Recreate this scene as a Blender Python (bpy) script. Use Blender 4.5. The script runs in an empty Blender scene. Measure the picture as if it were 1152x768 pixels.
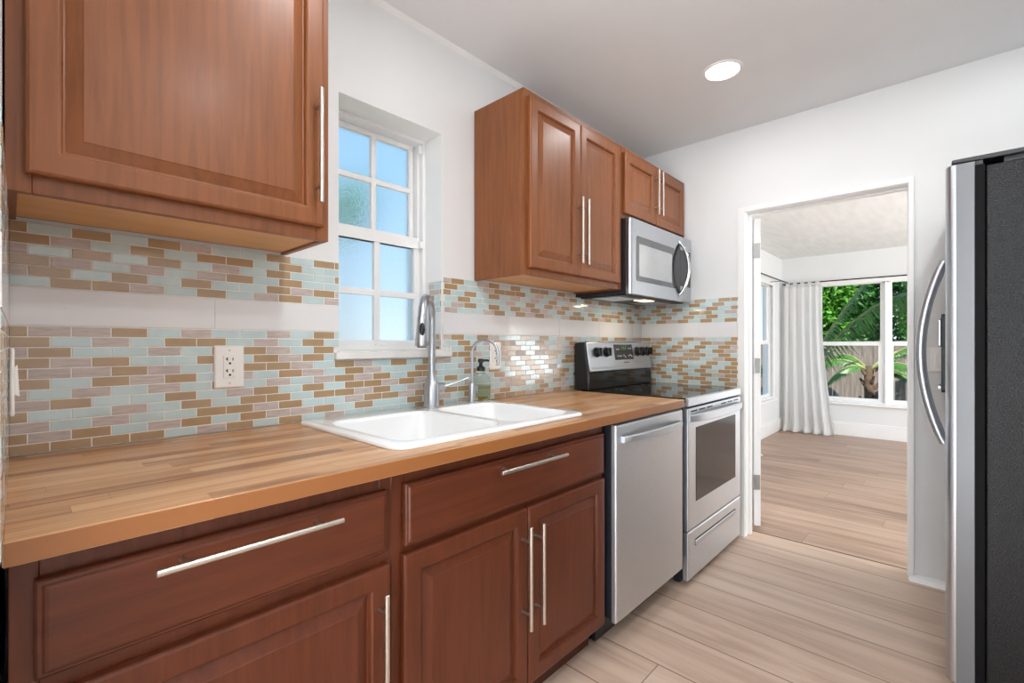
import bpy, bmesh, math, random
from mathutils import Vector, Matrix
R = math.radians
PI = math.pi
sc = bpy.context.scene
col = sc.collection

# ------------------------------------------------------------------ camera, light, exposure
D = 1.56          # window wall face (y)
L = 2.976         # end wall face (x)
CEIL = 2.42
cam_d = bpy.data.cameras.new('camera')
cam = bpy.data.objects.new('camera', cam_d)
col.objects.link(cam)
cam.location = (0, 0, 1.143)
cam.rotation_euler = (R(90), 0, R(43.1 - 90))
cam_d.sensor_width = 36
cam_d.lens = 36 * 527 / 1152
cam_d.shift_y = 2.5 / 1152
cam_d.clip_start = 0.02
sc.camera = cam

sc.view_settings.view_transform = 'Standard'
sc.view_settings.look = 'None'
sc.view_settings.gamma = 1
sc.view_settings.use_curve_mapping = False
sc.view_settings.exposure = 0.12
try:
    sc.cycles.use_denoising = True
    sc.cycles.max_bounces = 10
    sc.cycles.diffuse_bounces = 6
    sc.cycles.sample_clamp_indirect = 6
    sc.cycles.caustics_reflective = False
except Exception:
    pass

CAN_W = 4.5        # watts of each kitchen ceiling can
FILL_W = 40.0      # watts of the added fill light behind the camera
SKY = 1.12
SUN = 7.0

world = bpy.data.worlds.new('sky')
sc.world = world
world.use_nodes = True
wn, wl = world.node_tree.nodes, world.node_tree.links
wn.clear()
wo = wn.new('ShaderNodeOutputWorld')
wb = wn.new('ShaderNodeBackground')
wt = wn.new('ShaderNodeTexCoord')
ws = wn.new('ShaderNodeSeparateXYZ')
wr = wn.new('ShaderNodeValToRGB')
wl.new(wt.outputs['Generated'], ws.inputs[0])
wl.new(ws.outputs['Z'], wr.inputs[0])
e = wr.color_ramp.elements
e[0].position = 0.0
e[0].color = (0.88, 0.95, 1.0, 1)
e[1].position = 0.6
e[1].color = (0.24, 0.50, 0.85, 1)
n = e.new(0.12); n.color = (0.58, 0.77, 0.96, 1)
n = e.new(0.3); n.color = (0.46, 0.68, 0.95, 1)
wl.new(wr.outputs[0], wb.inputs[0])
wb.inputs[1].default_value = SKY
wl.new(wb.outputs[0], wo.inputs[0])


def add_light(name, kind, loc, energy, color=(1, 1, 1), direction=(0, 0, -1), **kw):
    d = bpy.data.lights.new(name, kind)
    d.energy = energy
    d.color = color
    for k, v in kw.items():
        setattr(d, k, v)
    o = bpy.data.objects.new(name, d)
    col.objects.link(o)
    o.location = loc
    o.rotation_euler = Vector(direction).to_track_quat('-Z', 'Y').to_euler()
    return o


add_light('sun', 'SUN', (-5, -5, 9), SUN, (1, 0.95, 0.86), (0.55, 0.30, -0.75), angle=R(0.6))
# added fill panel, unseen behind the camera, to lift the whole kitchen
add_light('fill_rear', 'AREA', (-2.45, 0.1, 1.6), FILL_W, (0.90, 0.955, 1.0), (1, 0.1, 0.28), shape='RECTANGLE', size=1.8, size_y=1.4)
# added upward fill behind the camera, brightens the ceiling and its bounce
add_light('fill_upward', 'AREA', (-1.35, 0.0, 0.04), 92, (0.90, 0.955, 1.0), (0.35, 0.05, 1), shape='RECTANGLE', size=1.6, size_y=1.4)
# added fill to brighten the far room, out of sight to the right
add_light('fill_far', 'AREA', (5.1, -2.08, 1.25), 125, (0.93, 0.97, 1.0), (0.12, 1, 0.3), shape='RECTANGLE', size=3.2, size_y=1.7)

# ------------------------------------------------------------------ helpers
WORLD = {}


def lin(c):
    return tuple(((v / 255) / 12.92 if v / 255 <= 0.04045 else ((v / 255 + 0.055) / 1.055) ** 2.4) for v in c) + (1,)


def tag(o, label=None, cat=None, group=None, kind=None):
    if label: o['label'] = label
    if cat: o['category'] = cat
    if group: o['group'] = group
    if kind: o['kind'] = kind
    return o


def thing(name, label, cat, loc, group=None):
    o = bpy.data.objects.new(name, None)
    o.empty_display_size = 0.05
    col.objects.link(o)
    o.location = loc
    WORLD[o] = Vector(loc)
    return tag(o, label, cat, group)


def obj(name, bm, mats, parent=None, smooth=False, bevel=0, segs=2, angle=40, recalc=True, bang=10):
    """link a bmesh (in world coordinates) as ONE object with its origin at its centre"""
    if recalc:
        bmesh.ops.recalc_face_normals(bm, faces=bm.faces[:])
    lo = Vector((min(v.co[i] for v in bm.verts) for i in range(3)))
    hi = Vector((max(v.co[i] for v in bm.verts) for i in range(3)))
    c = (lo + hi) / 2
    bmesh.ops.translate(bm, verts=bm.verts[:], vec=-c)
    me = bpy.data.meshes.new(name)
    bm.to_mesh(me)
    bm.free()
    if not isinstance(mats, (list, tuple)):
        mats = [mats]
    for m in mats:
        me.materials.append(m)
    o = bpy.data.objects.new(name, me)
    col.objects.link(o)
    WORLD[o] = c
    if parent:
        o.parent = parent
        o.location = c - WORLD[parent]
    else:
        o.location = c
    if smooth or bevel:
        for p in me.polygons:
            p.use_smooth = True
        try:
            me.set_sharp_from_angle(angle=R(angle if smooth else bang))
        except Exception:
            pass
    if bevel:
        b = o.modifiers.new('bevel', 'BEVEL')
        b.width = bevel
        b.segments = segs
        b.limit_method = 'ANGLE'
        b.angle_limit = R(35)
        b.harden_normals = False
        w = o.modifiers.new('weighted', 'WEIGHTED_NORMAL')
        w.keep_sharp = True
    return o


def B():
    return bmesh.new()


def box(bm, lo, hi, mi=0):
    x0, y0, z0 = lo
    x1, y1, z1 = hi
    v = [bm.verts.new(p) for p in ((x0, y0, z0), (x1, y0, z0), (x1, y1, z0), (x0, y1, z0), (x0, y0, z1), (x1, y0, z1), (x1, y1, z1), (x0, y1, z1))]
    for f in ((3, 2, 1, 0), (4, 5, 6, 7), (0, 1, 5, 4), (1, 2, 6, 5), (2, 3, 7, 6), (3, 0, 4, 7)):
        bm.faces.new([v[i] for i in f]).material_index = mi
    return v


def prism(bm, pts, axis, a, b, mi=0):
    """extrude a 2-D outline along an axis: pts are the other two coordinates in xyz order"""
    def P(p, t):
        q = list(p)
        q.insert('xyz'.index(axis), t)
        return q
    v0 = [bm.verts.new(P(p, a)) for p in pts]
    v1 = [bm.verts.new(P(p, b)) for p in pts]
    bm.faces.new(v0[::-1]).material_index = mi
    bm.faces.new(v1).material_index = mi
    for i in range(len(pts)):
        j = (i + 1) % len(pts)
        bm.faces.new((v0[i], v0[j], v1[j], v1[i])).material_index = mi


def tube(bm, path, r, n=16, cap=True, mi=0, squash=None):
    path = [Vector(p) for p in path]
    m = len(path)
    rad = r if isinstance(r, (list, tuple)) else [r] * m
    rings = []
    prev = None
    for i in range(m):
        t = (path[min(i + 1, m - 1)] - path[max(i - 1, 0)]).normalized()
        if prev is None:
            a = Vector((0, 0, 1)) if abs(t.z) < 0.9 else Vector((1, 0, 0))
            u = t.cross(a).normalized()
        else:
            u = (prev - t * prev.dot(t)).normalized()
        prev = u
        w = t.cross(u)
        ring = []
        for k in range(n):
            q = 2 * PI * k / n
            su, sw = squash or (1, 1)
            ring.append(bm.verts.new(path[i] + (u * math.cos(q) * su + w * math.sin(q) * sw) * rad[i]))
        rings.append(ring)
    for a, b in zip(rings, rings[1:]):
        for k in range(n):
            bm.faces.new((a[k], a[(k + 1) % n], b[(k + 1) % n], b[k])).material_index = mi
    if cap:
        bm.faces.new(rings[0][::-1]).material_index = mi
        bm.faces.new(rings[-1]).material_index = mi


def lathe(bm, c, prof, n=32, mi=0, cap=True):
    """profile of (radius, z) around a vertical axis at c"""
    rings = []
    for r, z in prof:
        rings.append([bm.verts.new((c[0] + r * math.cos(2 * PI * k / n), c[1] + r * math.sin(2 * PI * k / n), c[2] + z)) for k in range(n)])
    for a, b in zip(rings, rings[1:]):
        for k in range(n):
            bm.faces.new((a[k], a[(k + 1) % n], b[(k + 1) % n], b[k])).material_index = mi
    if cap:
        bm.faces.new(rings[0][::-1]).material_index = mi
        bm.faces.new(rings[-1]).material_index = mi


def rings_rect(bm, x0, x1, z0, z1, rings, mi=0, cap_back=True):
    """nested rectangles facing -y: rings of (inset, y); closed at the last ring"""
    loops = []
    for ins, y in rings:
        loops.append([bm.verts.new(p) for p in ((x0 + ins, y, z0 + ins), (x1 - ins, y, z0 + ins), (x1 - ins, y, z1 - ins), (x0 + ins, y, z1 - ins))])
    for a, b in zip(loops, loops[1:]):
        for k in range(4):
            bm.faces.new((a[k], a[(k + 1) % 4], b[(k + 1) % 4], b[k])).material_index = mi
    bm.faces.new(loops[-1]).material_index = mi
    if cap_back:
        bm.faces.new(loops[0][::-1]).material_index = mi


def rrect(x0, x1, y0, y1, r, n=6):
    pts = []
    for cx, cy, a in ((x1 - r, y1 - r, 0), (x0 + r, y1 - r, 90), (x0 + r, y0 + r, 180), (x1 - r, y0 + r, 270)):
        for k in range(n + 1):
            q = R(a + 90 * k / n)
            pts.append((cx + r * math.cos(q), cy + r * math.sin(q)))
    return pts


# ------------------------------------------------------------------ materials
def newmat(name):
    m = bpy.data.materials.new(name)
    m.use_nodes = True
    return m, m.node_tree.nodes, m.node_tree.links, m.node_tree.nodes['Principled BSDF']


def plain(name, c, rough=0.5, metal=0.0, var=0.03, scale=20, bump=0.0, bscale=200, coat=0.0, spec=0.5, stretch=None, emit=None):
    """a colour with slight noise variation, optional bump"""
    m, N, K, P = newmat(name)
    tc = N.new('ShaderNodeTexCoord')
    mp = N.new('ShaderNodeMapping')
    K.new(tc.outputs['Object'], mp.inputs[0])
    if stretch:
        mp.inputs['Scale'].default_value = stretch
    nz = N.new('ShaderNodeTexNoise')
    nz.inputs['Scale'].default_value = scale
    nz.inputs['Detail'].default_value = 4
    K.new(mp.outputs[0], nz.inputs['Vector'])
    rp = N.new('ShaderNodeValToRGB')
    base = lin(c)
    rp.color_ramp.elements[0].position = 0.3
    rp.color_ramp.elements[1].position = 0.7
    rp.color_ramp.elements[0].color = tuple(v * (1 - var) for v in base[:3]) + (1,)
    rp.color_ramp.elements[1].color = tuple(min(1, v * (1 + var)) for v in base[:3]) + (1,)
    K.new(nz.outputs['Fac'], rp.inputs[0])
    K.new(rp.outputs[0], P.inputs['Base Color'])
    P.inputs['Roughness'].default_value = rough
    P.inputs['Metallic'].default_value = metal
    P.inputs['Specular IOR Level'].default_value = spec
    P.inputs['Coat Weight'].default_value = coat
    P.inputs['Coat Roughness'].default_value = 0.15
    if bump:
        n2 = N.new('ShaderNodeTexNoise')
        n2.inputs['Scale'].default_value = bscale
        n2.inputs['Detail'].default_value = 3
        K.new(mp.outputs[0], n2.inputs['Vector'])
        bp = N.new('ShaderNodeBump')
        bp.inputs['Strength'].default_value = bump
        bp.inputs['Distance'].default_value = 0.002
        K.new(n2.outputs['Fac'], bp.inputs['Height'])
        K.new(bp.outputs[0], P.inputs['Normal'])
    if emit:
        P.inputs['Emission Color'].default_value = lin(emit[0])
        P.inputs['Emission Strength'].default_value = emit[1]
    return m


def wood(name, c1, c2, axis='z', rough=0.35, across=22, along=1.6, coat=0.25, fine=0.25, dark=None):
    m, N, K, P = newmat(name)
    tc = N.new('ShaderNodeTexCoord')
    oi = N.new('ShaderNodeObjectInfo')
    ad = N.new('ShaderNodeVectorMath'); ad.operation = 'MULTIPLY_ADD'
    ad.inputs[1].default_value = (7, 5, 9)
    K.new(oi.outputs['Random'], ad.inputs[0])
    K.new(tc.outputs['Object'], ad.inputs[2])
    mp = N.new('ShaderNodeMapping')
    s = [across] * 3
    s['xyz'.index(axis)] = along
    mp.inputs['Scale'].default_value = s
    K.new(ad.outputs[0], mp.inputs[0])
    nz = N.new('ShaderNodeTexNoise')
    nz.inputs['Scale'].default_value = 1.0
    nz.inputs['Detail'].default_value = 5
    nz.inputs['Distortion'].default_value = 0.6
    K.new(mp.outputs[0], nz.inputs['Vector'])
    n2 = N.new('ShaderNodeTexNoise')
    n2.inputs['Scale'].default_value = 9.0
    n2.inputs['Detail'].default_value = 3
    K.new(mp.outputs[0], n2.inputs['Vector'])
    n3 = N.new('ShaderNodeTexNoise')       # broad blotches of the stain
    n3.inputs['Scale'].default_value = 4.0
    n3.inputs['Detail'].default_value = 2
    K.new(ad.outputs[0], n3.inputs['Vector'])
    mx = N.new('ShaderNodeMath'); mx.operation = 'MULTIPLY_ADD'
    K.new(n2.outputs['Fac'], mx.inputs[0]); mx.inputs[1].default_value = fine
    K.new(nz.outputs['Fac'], mx.inputs[2])
    m3 = N.new('ShaderNodeMath'); m3.operation = 'MULTIPLY_ADD'
    K.new(n3.outputs['Fac'], m3.inputs[0]); m3.inputs[1].default_value = 0.5
    K.new(mx.outputs[0], m3.inputs[2])
    rp = N.new('ShaderNodeValToRGB')
    rp.color_ramp.elements[0].position = 0.5
    rp.color_ramp.elements[0].color = lin(c1)
    rp.color_ramp.elements[1].position = 1.15 if False else 1.0
    rp.color_ramp.elements[1].color = lin(c2)
    K.new(m3.outputs[0], rp.inputs[0])
    K.new(rp.outputs[0], P.inputs['Base Color'])
    P.inputs['Roughness'].default_value = rough
    P.inputs['Specular IOR Level'].default_value = 0.36
    P.inputs['Coat Weight'].default_value = coat
    P.inputs['Coat Roughness'].default_value = 0.22
    bp = N.new('ShaderNodeBump')
    bp.inputs['Strength'].default_value = 0.06
    bp.inputs['Distance'].default_value = 0.002
    K.new(n2.outputs['Fac'], bp.inputs['Height'])
    K.new(bp.outputs[0], P.inputs['Normal'])
    return m


def mathn(N, K, op, a, b=None, c=None):
    n = N.new('ShaderNodeMath')
    n.operation = op
    for i, v in enumerate((a, b, c)):
        if v is None: continue
        if isinstance(v, (int, float)):
            n.inputs[i].default_value = v
        else:
            K.new(v, n.inputs[i])
    return n.outputs[0]


def planks(name, width, x0, length, cols, seam, axis='y', rough=0.45, seamw=0.0022, grain=(16, 1.1), ends=True, coat=0.0, contrast=0.5):
    """boards running along one axis, each with its own tint; cols = dark, mid, light"""
    m, N, K, P = newmat(name)
    g = N.new('ShaderNodeNewGeometry')
    s = N.new('ShaderNodeSeparateXYZ')
    K.new(g.outputs['Position'], s.inputs[0])
    A, Bx = ('X', 'Y') if axis == 'y' else ('Y', 'X')
    u = mathn(N, K, 'DIVIDE', mathn(N, K, 'SUBTRACT', s.outputs[A], x0), width)
    iu = mathn(N, K, 'FLOOR', u)
    fu = mathn(N, K, 'FRACT', u)
    wn1 = N.new('ShaderNodeTexWhiteNoise'); wn1.noise_dimensions = '1D'
    K.new(iu, wn1.inputs['W'])
    v = mathn(N, K, 'DIVIDE', mathn(N, K, 'MULTIPLY_ADD', wn1.outputs['Value'], length, s.outputs[Bx]), length)
    iv = mathn(N, K, 'FLOOR', v)
    fv = mathn(N, K, 'FRACT', v)
    cb = N.new('ShaderNodeCombineXYZ')
    K.new(iu, cb.inputs[0]); K.new(iv, cb.inputs[1])
    wn2 = N.new('ShaderNodeTexWhiteNoise'); wn2.noise_dimensions = '3D'
    K.new(cb.outputs[0], wn2.inputs['Vector'])
    # grain, shifted per board
    mp = N.new('ShaderNodeMapping')
    mp.inputs['Scale'].default_value = (grain[0], grain[1], 8) if axis == 'y' else (grain[1], grain[0], 70)
    ad = N.new('ShaderNodeVectorMath'); ad.operation = 'MULTIPLY_ADD'
    K.new(wn2.outputs['Color'], ad.inputs[0]); ad.inputs[1].default_value = (5, 5, 5)
    K.new(g.outputs['Position'], ad.inputs[2])
    K.new(ad.outputs[0], mp.inputs[0])
    nz = N.new('ShaderNodeTexNoise')
    nz.inputs['Scale'].default_value = 1.0
    nz.inputs['Detail'].default_value = 6
    nz.inputs['Roughness'].default_value = 0.6
    nz.inputs['Distortion'].default_value = 0.8
    K.new(mp.outputs[0], nz.inputs['Vector'])
    t = mathn(N, K, 'MULTIPLY_ADD', mathn(N, K, 'SUBTRACT', wn2.outputs['Value'], 0.5), contrast, nz.outputs['Fac'])
    rp = N.new('ShaderNodeValToRGB')
    E = rp.color_ramp.elements
    E[0].position = 0.28; E[0].color = lin(cols[0])
    E[1].position = 0.75; E[1].color = lin(cols[2])
    k = E.new(0.48); k.color = lin(cols[1])
    K.new(t, rp.inputs[0])
    d1 = mathn(N, K, 'LESS_THAN', mathn(N, K, 'SUBTRACT', 0.5, mathn(N, K, 'ABSOLUTE', mathn(N, K, 'SUBTRACT', fu, 0.5))), seamw / width)
    msk = d1
    if ends:
        d2 = mathn(N, K, 'LESS_THAN', mathn(N, K, 'SUBTRACT', 0.5, mathn(N, K, 'ABSOLUTE', mathn(N, K, 'SUBTRACT', fv, 0.5))), seamw * 0.7 / length)
        msk = mathn(N, K, 'MAXIMUM', d1, d2)
    mx = N.new('ShaderNodeMixRGB')
    mx.inputs[2].default_value = lin(seam)
    K.new(msk, mx.inputs[0]); K.new(rp.outputs[0], mx.inputs[1])
    K.new(mx.outputs[0], P.inputs['Base Color'])
    P.inputs['Roughness'].default_value = rough
    P.inputs['Coat Weight'].default_value = coat
    bp = N.new('ShaderNodeBump')
    bp.inputs['Strength'].default_value = 0.08
    bp.inputs['Distance'].default_value = 0.002
    K.new(nz.outputs['Fac'], bp.inputs['Height'])
    K.new(bp.outputs[0], P.inputs['Normal'])
    return m


M = {}
M['wall'] = plain('wall_paint', (230, 231, 231), 0.7, var=0.012, scale=3, bump=0.05, bscale=120)
M['ceil'] = plain('ceiling_paint', (232, 233, 234), 0.8, var=0.015, scale=4, bump=0.15, bscale=90)
M['knock'] = plain('brushed_ceiling', (228, 228, 226), 0.8, var=0.05, scale=6, bump=0.9, bscale=30, stretch=(0.6, 3.0, 1))
M['trim'] = plain('white_trim', (240, 240, 239), 0.35, var=0.01, scale=5)
M['stone'] = plain('marble_sill', (232, 230, 226), 0.25, var=0.05, scale=14)
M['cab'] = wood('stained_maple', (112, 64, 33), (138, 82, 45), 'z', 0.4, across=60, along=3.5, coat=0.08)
M['cabb'] = wood('red_shaded_maple', (74, 32, 14), (97, 46, 23), 'z', 0.4, across=60, along=3.5, coat=0.12)  # redder wood tone; the extra darkness stands in for shade on the base run
M['cabh'] = wood('red_shaded_maple_rail', (74, 32, 14), (97, 46, 23), 'x', 0.4, across=60, along=3.5, coat=0.12)  # same wood with sideways grain, shade put into the colour likewise
M['under'] = wood('unfinished_maple', (196, 140, 86), (222, 172, 118), 'x', 0.5, across=14, coat=0)
M['inside'] = plain('cabinet_inside', (120, 80, 50), 0.6)
M['toe'] = wood('toe_board', (64, 34, 24), (84, 46, 32), 'x', 0.5, coat=0)
M['butcher'] = planks('butcher_block', 0.042, 0.892, 0.55, ((148, 100, 62), (194, 145, 100), (217, 174, 129)), (150, 95, 50), axis='x', rough=0.34, seamw=0.0004, grain=(28, 2.2), coat=0.15, contrast=0.35)
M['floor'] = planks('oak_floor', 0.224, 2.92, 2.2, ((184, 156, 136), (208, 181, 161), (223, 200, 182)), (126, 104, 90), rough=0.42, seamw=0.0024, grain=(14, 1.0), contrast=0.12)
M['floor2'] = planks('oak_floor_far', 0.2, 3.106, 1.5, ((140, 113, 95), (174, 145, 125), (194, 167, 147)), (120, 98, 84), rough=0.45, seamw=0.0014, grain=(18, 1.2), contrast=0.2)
M['steel'] = plain('brushed_steel', (190, 194, 200), 0.3, 1.0, var=0.06, scale=40, stretch=(1, 1, 14))
M['steelh'] = plain('brushed_steel_wide', (210, 214, 219), 0.42, 1.0, var=0.05, scale=40, stretch=(1, 10, 14), bump=0.02)
M['nickel'] = plain('satin_nickel', (205, 200, 192), 0.28, 1.0, var=0.03, scale=60)
M['chrome'] = plain('polished_steel', (215, 215, 216), 0.12, 1.0, var=0.02, scale=60)
M['black'] = plain('black_enamel', (22, 23, 25), 0.3, var=0.1, scale=30)
M['blackplastic'] = plain('black_plastic', (26, 28, 31), 0.4, var=0.1, scale=30)
M['navy'] = plain('dark_side_panel', (30, 33, 40), 0.4, var=0.08, scale=20)
M['pebble'] = plain('pebbled_black', (15, 16, 18), 0.27, var=0.25, scale=240, bump=0.9, bscale=230, spec=0.3)
M['glasstop'] = plain('ceramic_cooktop', (14, 14, 15), 0.06, var=0.1, scale=10)
M['ovenglass'] = plain('oven_glass', (44, 46, 48), 0.1, 0.0, var=0.3, scale=3, stretch=(1, 1, 22), spec=0.4)
M['mwglass'] = plain('microwave_glass', (112, 114, 117), 0.12, 0.55, var=0.03)
M['mwscreen'] = plain('microwave_screen', (196, 198, 200), 0.16, 0.6, var=0.03)
M['darkglass'] = plain('dark_panel', (48, 49, 52), 0.15, 0.2, var=0.05)
M['white'] = plain('white_enamel', (243, 244, 244), 0.12, var=0.008, scale=6, coat=0.5)
M['plate'] = plain('white_plastic', (240, 238, 234), 0.3, var=0.01)
M['slot'] = plain('slot_dark', (40, 36, 34), 0.6)
M['grout'] = plain('grout', (236, 232, 225), 0.8, var=0.05, scale=60)
M['teal'] = plain('aqua_glass_tile', (192, 212, 213), 0.09, var=0.06, scale=16, spec=0.7)
M['brown'] = plain('bronze_glass_tile', (172, 144, 109), 0.12, var=0.07, scale=16, spec=0.7)
M['grey'] = plain('grey_marble_tile', (190, 178, 172), 0.3, var=0.2, scale=8, stretch=(3, 3, 22))
M['band'] = plain('white_tile', (226, 226, 227), 0.12, var=0.015, scale=8)
M['hinge'] = plain('steel_hinge', (178, 178, 178), 0.35, 0.9)
M['rod'] = plain('bronze_rod', (52, 46, 44), 0.4, 0.6)
M['edge'] = plain('grey_door_edge', (116, 118, 121), 0.38, 0.35, var=0.04, scale=6, stretch=(1, 1, 0.3))
M['gasket'] = plain('gasket', (8, 8, 9), 0.6, spec=0.15)
M['fence'] = plain('weathered_board', (132, 121, 113), 0.85, var=0.25, scale=5, stretch=(6, 6, 0.8), bump=0.3, bscale=20)
M['ground'] = plain('pale_ground', (176, 168, 150), 0.9, var=0.15, scale=3)
M['bark'] = plain('palm_bark', (104, 84, 68), 0.9, var=0.3, scale=12, bump=0.6, bscale=30)
M['leaf'] = plain('bright_leaf', (88, 150, 44), 0.45, var=0.45, scale=3)
M['leafdark'] = plain('deep_leaf', (48, 108, 38), 0.45, var=0.45, scale=3)
M['palm'] = plain('palm_leaf', (74, 118, 50), 0.4, var=0.25, scale=4)
M['palmrib'] = plain('palm_rib', (138, 142, 84), 0.5, var=0.1)
M['lamp'] = plain('lamp_lens', (255, 255, 255), 0.5, emit=((255, 252, 246), 9.0))
M['hoodlamp'] = plain('hood_lamp', (255, 240, 210), 0.5, emit=((255, 214, 160), 3.0))
M['green'] = plain('display_digits', (60, 110, 50), 0.5, emit=((110, 220, 70), 0.03))
M['legend'] = plain('panel_print', (196, 198, 200), 0.5)
M['burner'] = plain('burner_print', (92, 92, 94), 0.3)
M['mark'] = plain('maker_mark', (70, 70, 74), 0.4)

m, N, K, P = newmat('curtain_cloth')
P.inputs['Base Color'].default_value = lin((245, 245, 244))
P.inputs['Roughness'].default_value = 0.9
tr = N.new('ShaderNodeBsdfTranslucent'); tr.inputs[0].default_value = lin((245, 245, 244))
ms = N.new('ShaderNodeMixShader'); ms.inputs[0].default_value = 0.5
out = N['Material Output']
K.new(P.outputs[0], ms.inputs[1]); K.new(tr.outputs[0], ms.inputs[2]); K.new(ms.outputs[0], out.inputs[0])
nz = N.new('ShaderNodeTexNoise'); nz.inputs['Scale'].default_value = 400
bp = N.new('ShaderNodeBump'); bp.inputs['Strength'].default_value = 0.1; bp.inputs['Distance'].default_value = 0.001
K.new(nz.outputs['Fac'], bp.inputs['Height']); K.new(bp.outputs[0], P.inputs['Normal'])
M['curtain'] = m


def glassmat(name, c, rough, ior, bump=0, bscale=100):
    m, N, K, P = newmat(name)
    P.inputs['Base Color'].default_value = lin(c)
    P.inputs['Roughness'].default_value = rough
    P.inputs['IOR'].default_value = ior
    P.inputs['Transmission Weight'].default_value = 1
    if bump:
        tc = N.new('ShaderNodeTexCoord')
        nz = N.new('ShaderNodeTexNoise'); nz.inputs['Scale'].default_value = bscale; nz.inputs['Detail'].default_value = 2
        K.new(tc.outputs['Object'], nz.inputs['Vector'])
        bp = N.new('ShaderNodeBump'); bp.inputs['Strength'].default_value = bump; bp.inputs['Distance'].default_value = 0.004
        K.new(nz.outputs['Fac'], bp.inputs['Height']); K.new(bp.outputs[0], P.inputs['Normal'])
    return m


M['obscure'] = glassmat('obscure_glass', (235, 248, 252), 0.28, 1.2, 0.5, 170)
M['pane'] = glassmat('clear_pane', (250, 252, 252), 0.0, 1.05)
M['bottle'] = glassmat('bottle_glass', (240, 247, 243), 0.02, 1.12, 0.2, 60)
M['soap'] = glassmat('green_soap', (232, 238, 208), 0.12, 1.06)

# ------------------------------------------------------------------ room shell
def struct(name, bm, mats, parent=None, **kw):
    o = obj(name, bm, mats, parent, **kw)
    if not parent:
        o['kind'] = 'structure'
    return o


XR, YF = -2.6, -0.86      # rear wall, fridge wall
FX, FY, FC = 7.1, 1.66, 2.277   # far room: far wall, side wall, ceiling
FYR = -2.2
WX0, WX1, WZ0, WZ1 = 0.779, 1.238, 1.10, 2.025    # kitchen window hole

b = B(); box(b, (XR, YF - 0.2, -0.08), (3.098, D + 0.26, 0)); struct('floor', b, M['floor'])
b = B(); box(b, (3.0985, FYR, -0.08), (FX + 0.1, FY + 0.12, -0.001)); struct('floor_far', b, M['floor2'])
b = B(); box(b, (3.094, 0.155, -0.001), (3.101, 0.885, 0.0012))
struct('trim_threshold', b, plain('threshold_gap', (70, 54, 46), 0.7))
b = B(); box(b, (XR - 0.1, YF - 0.2, CEIL), (L + 0.124, D + 0.26, CEIL + 0.2))
struct('ceiling', b, M['ceil'])
b = B(); box(b, (L + 0.126, FYR - 0.1, FC), (FX + 0.3, FY + 0.3, FC + 0.25))
struct('ceiling_far', b, M['knock'])

b = B()
T = 0.26
box(b, (XR, D, 0), (WX0, D + T, CEIL)); box(b, (WX1, D, 0), (L + 0.12, D + T, CEIL))
box(b, (WX0, D, 0), (WX1, D + T, WZ0)); box(b, (WX0, D, WZ1), (WX1, D + T, CEIL))
struct('wall_back', b, M['wall'])

OY0, OY1, OZ = 0.150, 0.885, 1.918     # doorway clear opening
b = B()
box(b, (L, OY1 + 0.012, 0), (L + 0.12, D, CEIL))
box(b, (L, YF - 0.1, 0), (L + 0.12, OY0 - 0.012, CEIL))
box(b, (L, OY0 - 0.012, OZ + 0.012), (L + 0.12, OY1 + 0.012, CEIL))
struct('wall_end', b, M['wall'])
b = B(); box(b, (XR, YF - 0.12, 0), (L, YF, CEIL)); struct('wall_front', b, M['wall'])
b = B(); box(b, (XR - 0.12, YF - 0.12, 0), (XR, D + T, CEIL)); struct('wall_rear', b, M['wall'])
b = B(); prism(b, [(-0.14, 0.80), (-0.0143, 0.80), (-0.0098, D), (-0.14, D)], 'z', 0, CEIL); struct('wall_left', b, M['wall'])

# far room
SX0, SX1, SZ0, SZ1 = 5.05, 6.66, 0.45, 1.90
b = B()
box(b, (L + 0.124, FY, -0.3), (SX0, FY + 0.12, FC)); box(b, (SX1, FY, -0.3), (FX + 0.12, FY + 0.12, FC))
box(b, (SX0, FY, -0.3), (SX1, FY + 0.12, SZ0)); box(b, (SX0, FY, SZ1), (SX1, FY + 0.12, FC))
struct('wall_side', b, M['wall'])
FW0, FW1, FZ0, FZ1 = -0.10, 1.26, 0.415, 1.905
b = B()
box(b, (FX, FYR, -0.3), (FX + 0.12, FW0, FC)); box(b, (FX, FW1, -0.3), (FX + 0.12, FY, FC))
box(b, (FX, FW0, -0.3), (FX + 0.12, FW1, FZ0)); box(b, (FX, FW0, FZ1), (FX + 0.12, FW1, FC))
struct('wall_far', b, M['wall'])
b = B(); box(b, (L + 0.124, FYR - 0.12, -0.3), (FX + 0.12, FYR, FC)); struct('wall_right', b, M['wall'])

# small cove along ceiling and window wall
b = B()
prism(b, [(D - 0.016, CEIL), (D, CEIL), (D, CEIL - 0.018), (D - 0.004, CEIL - 0.014)], 'x', -0.02, L)
struct('trim_cove', b, M['trim'])

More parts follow.
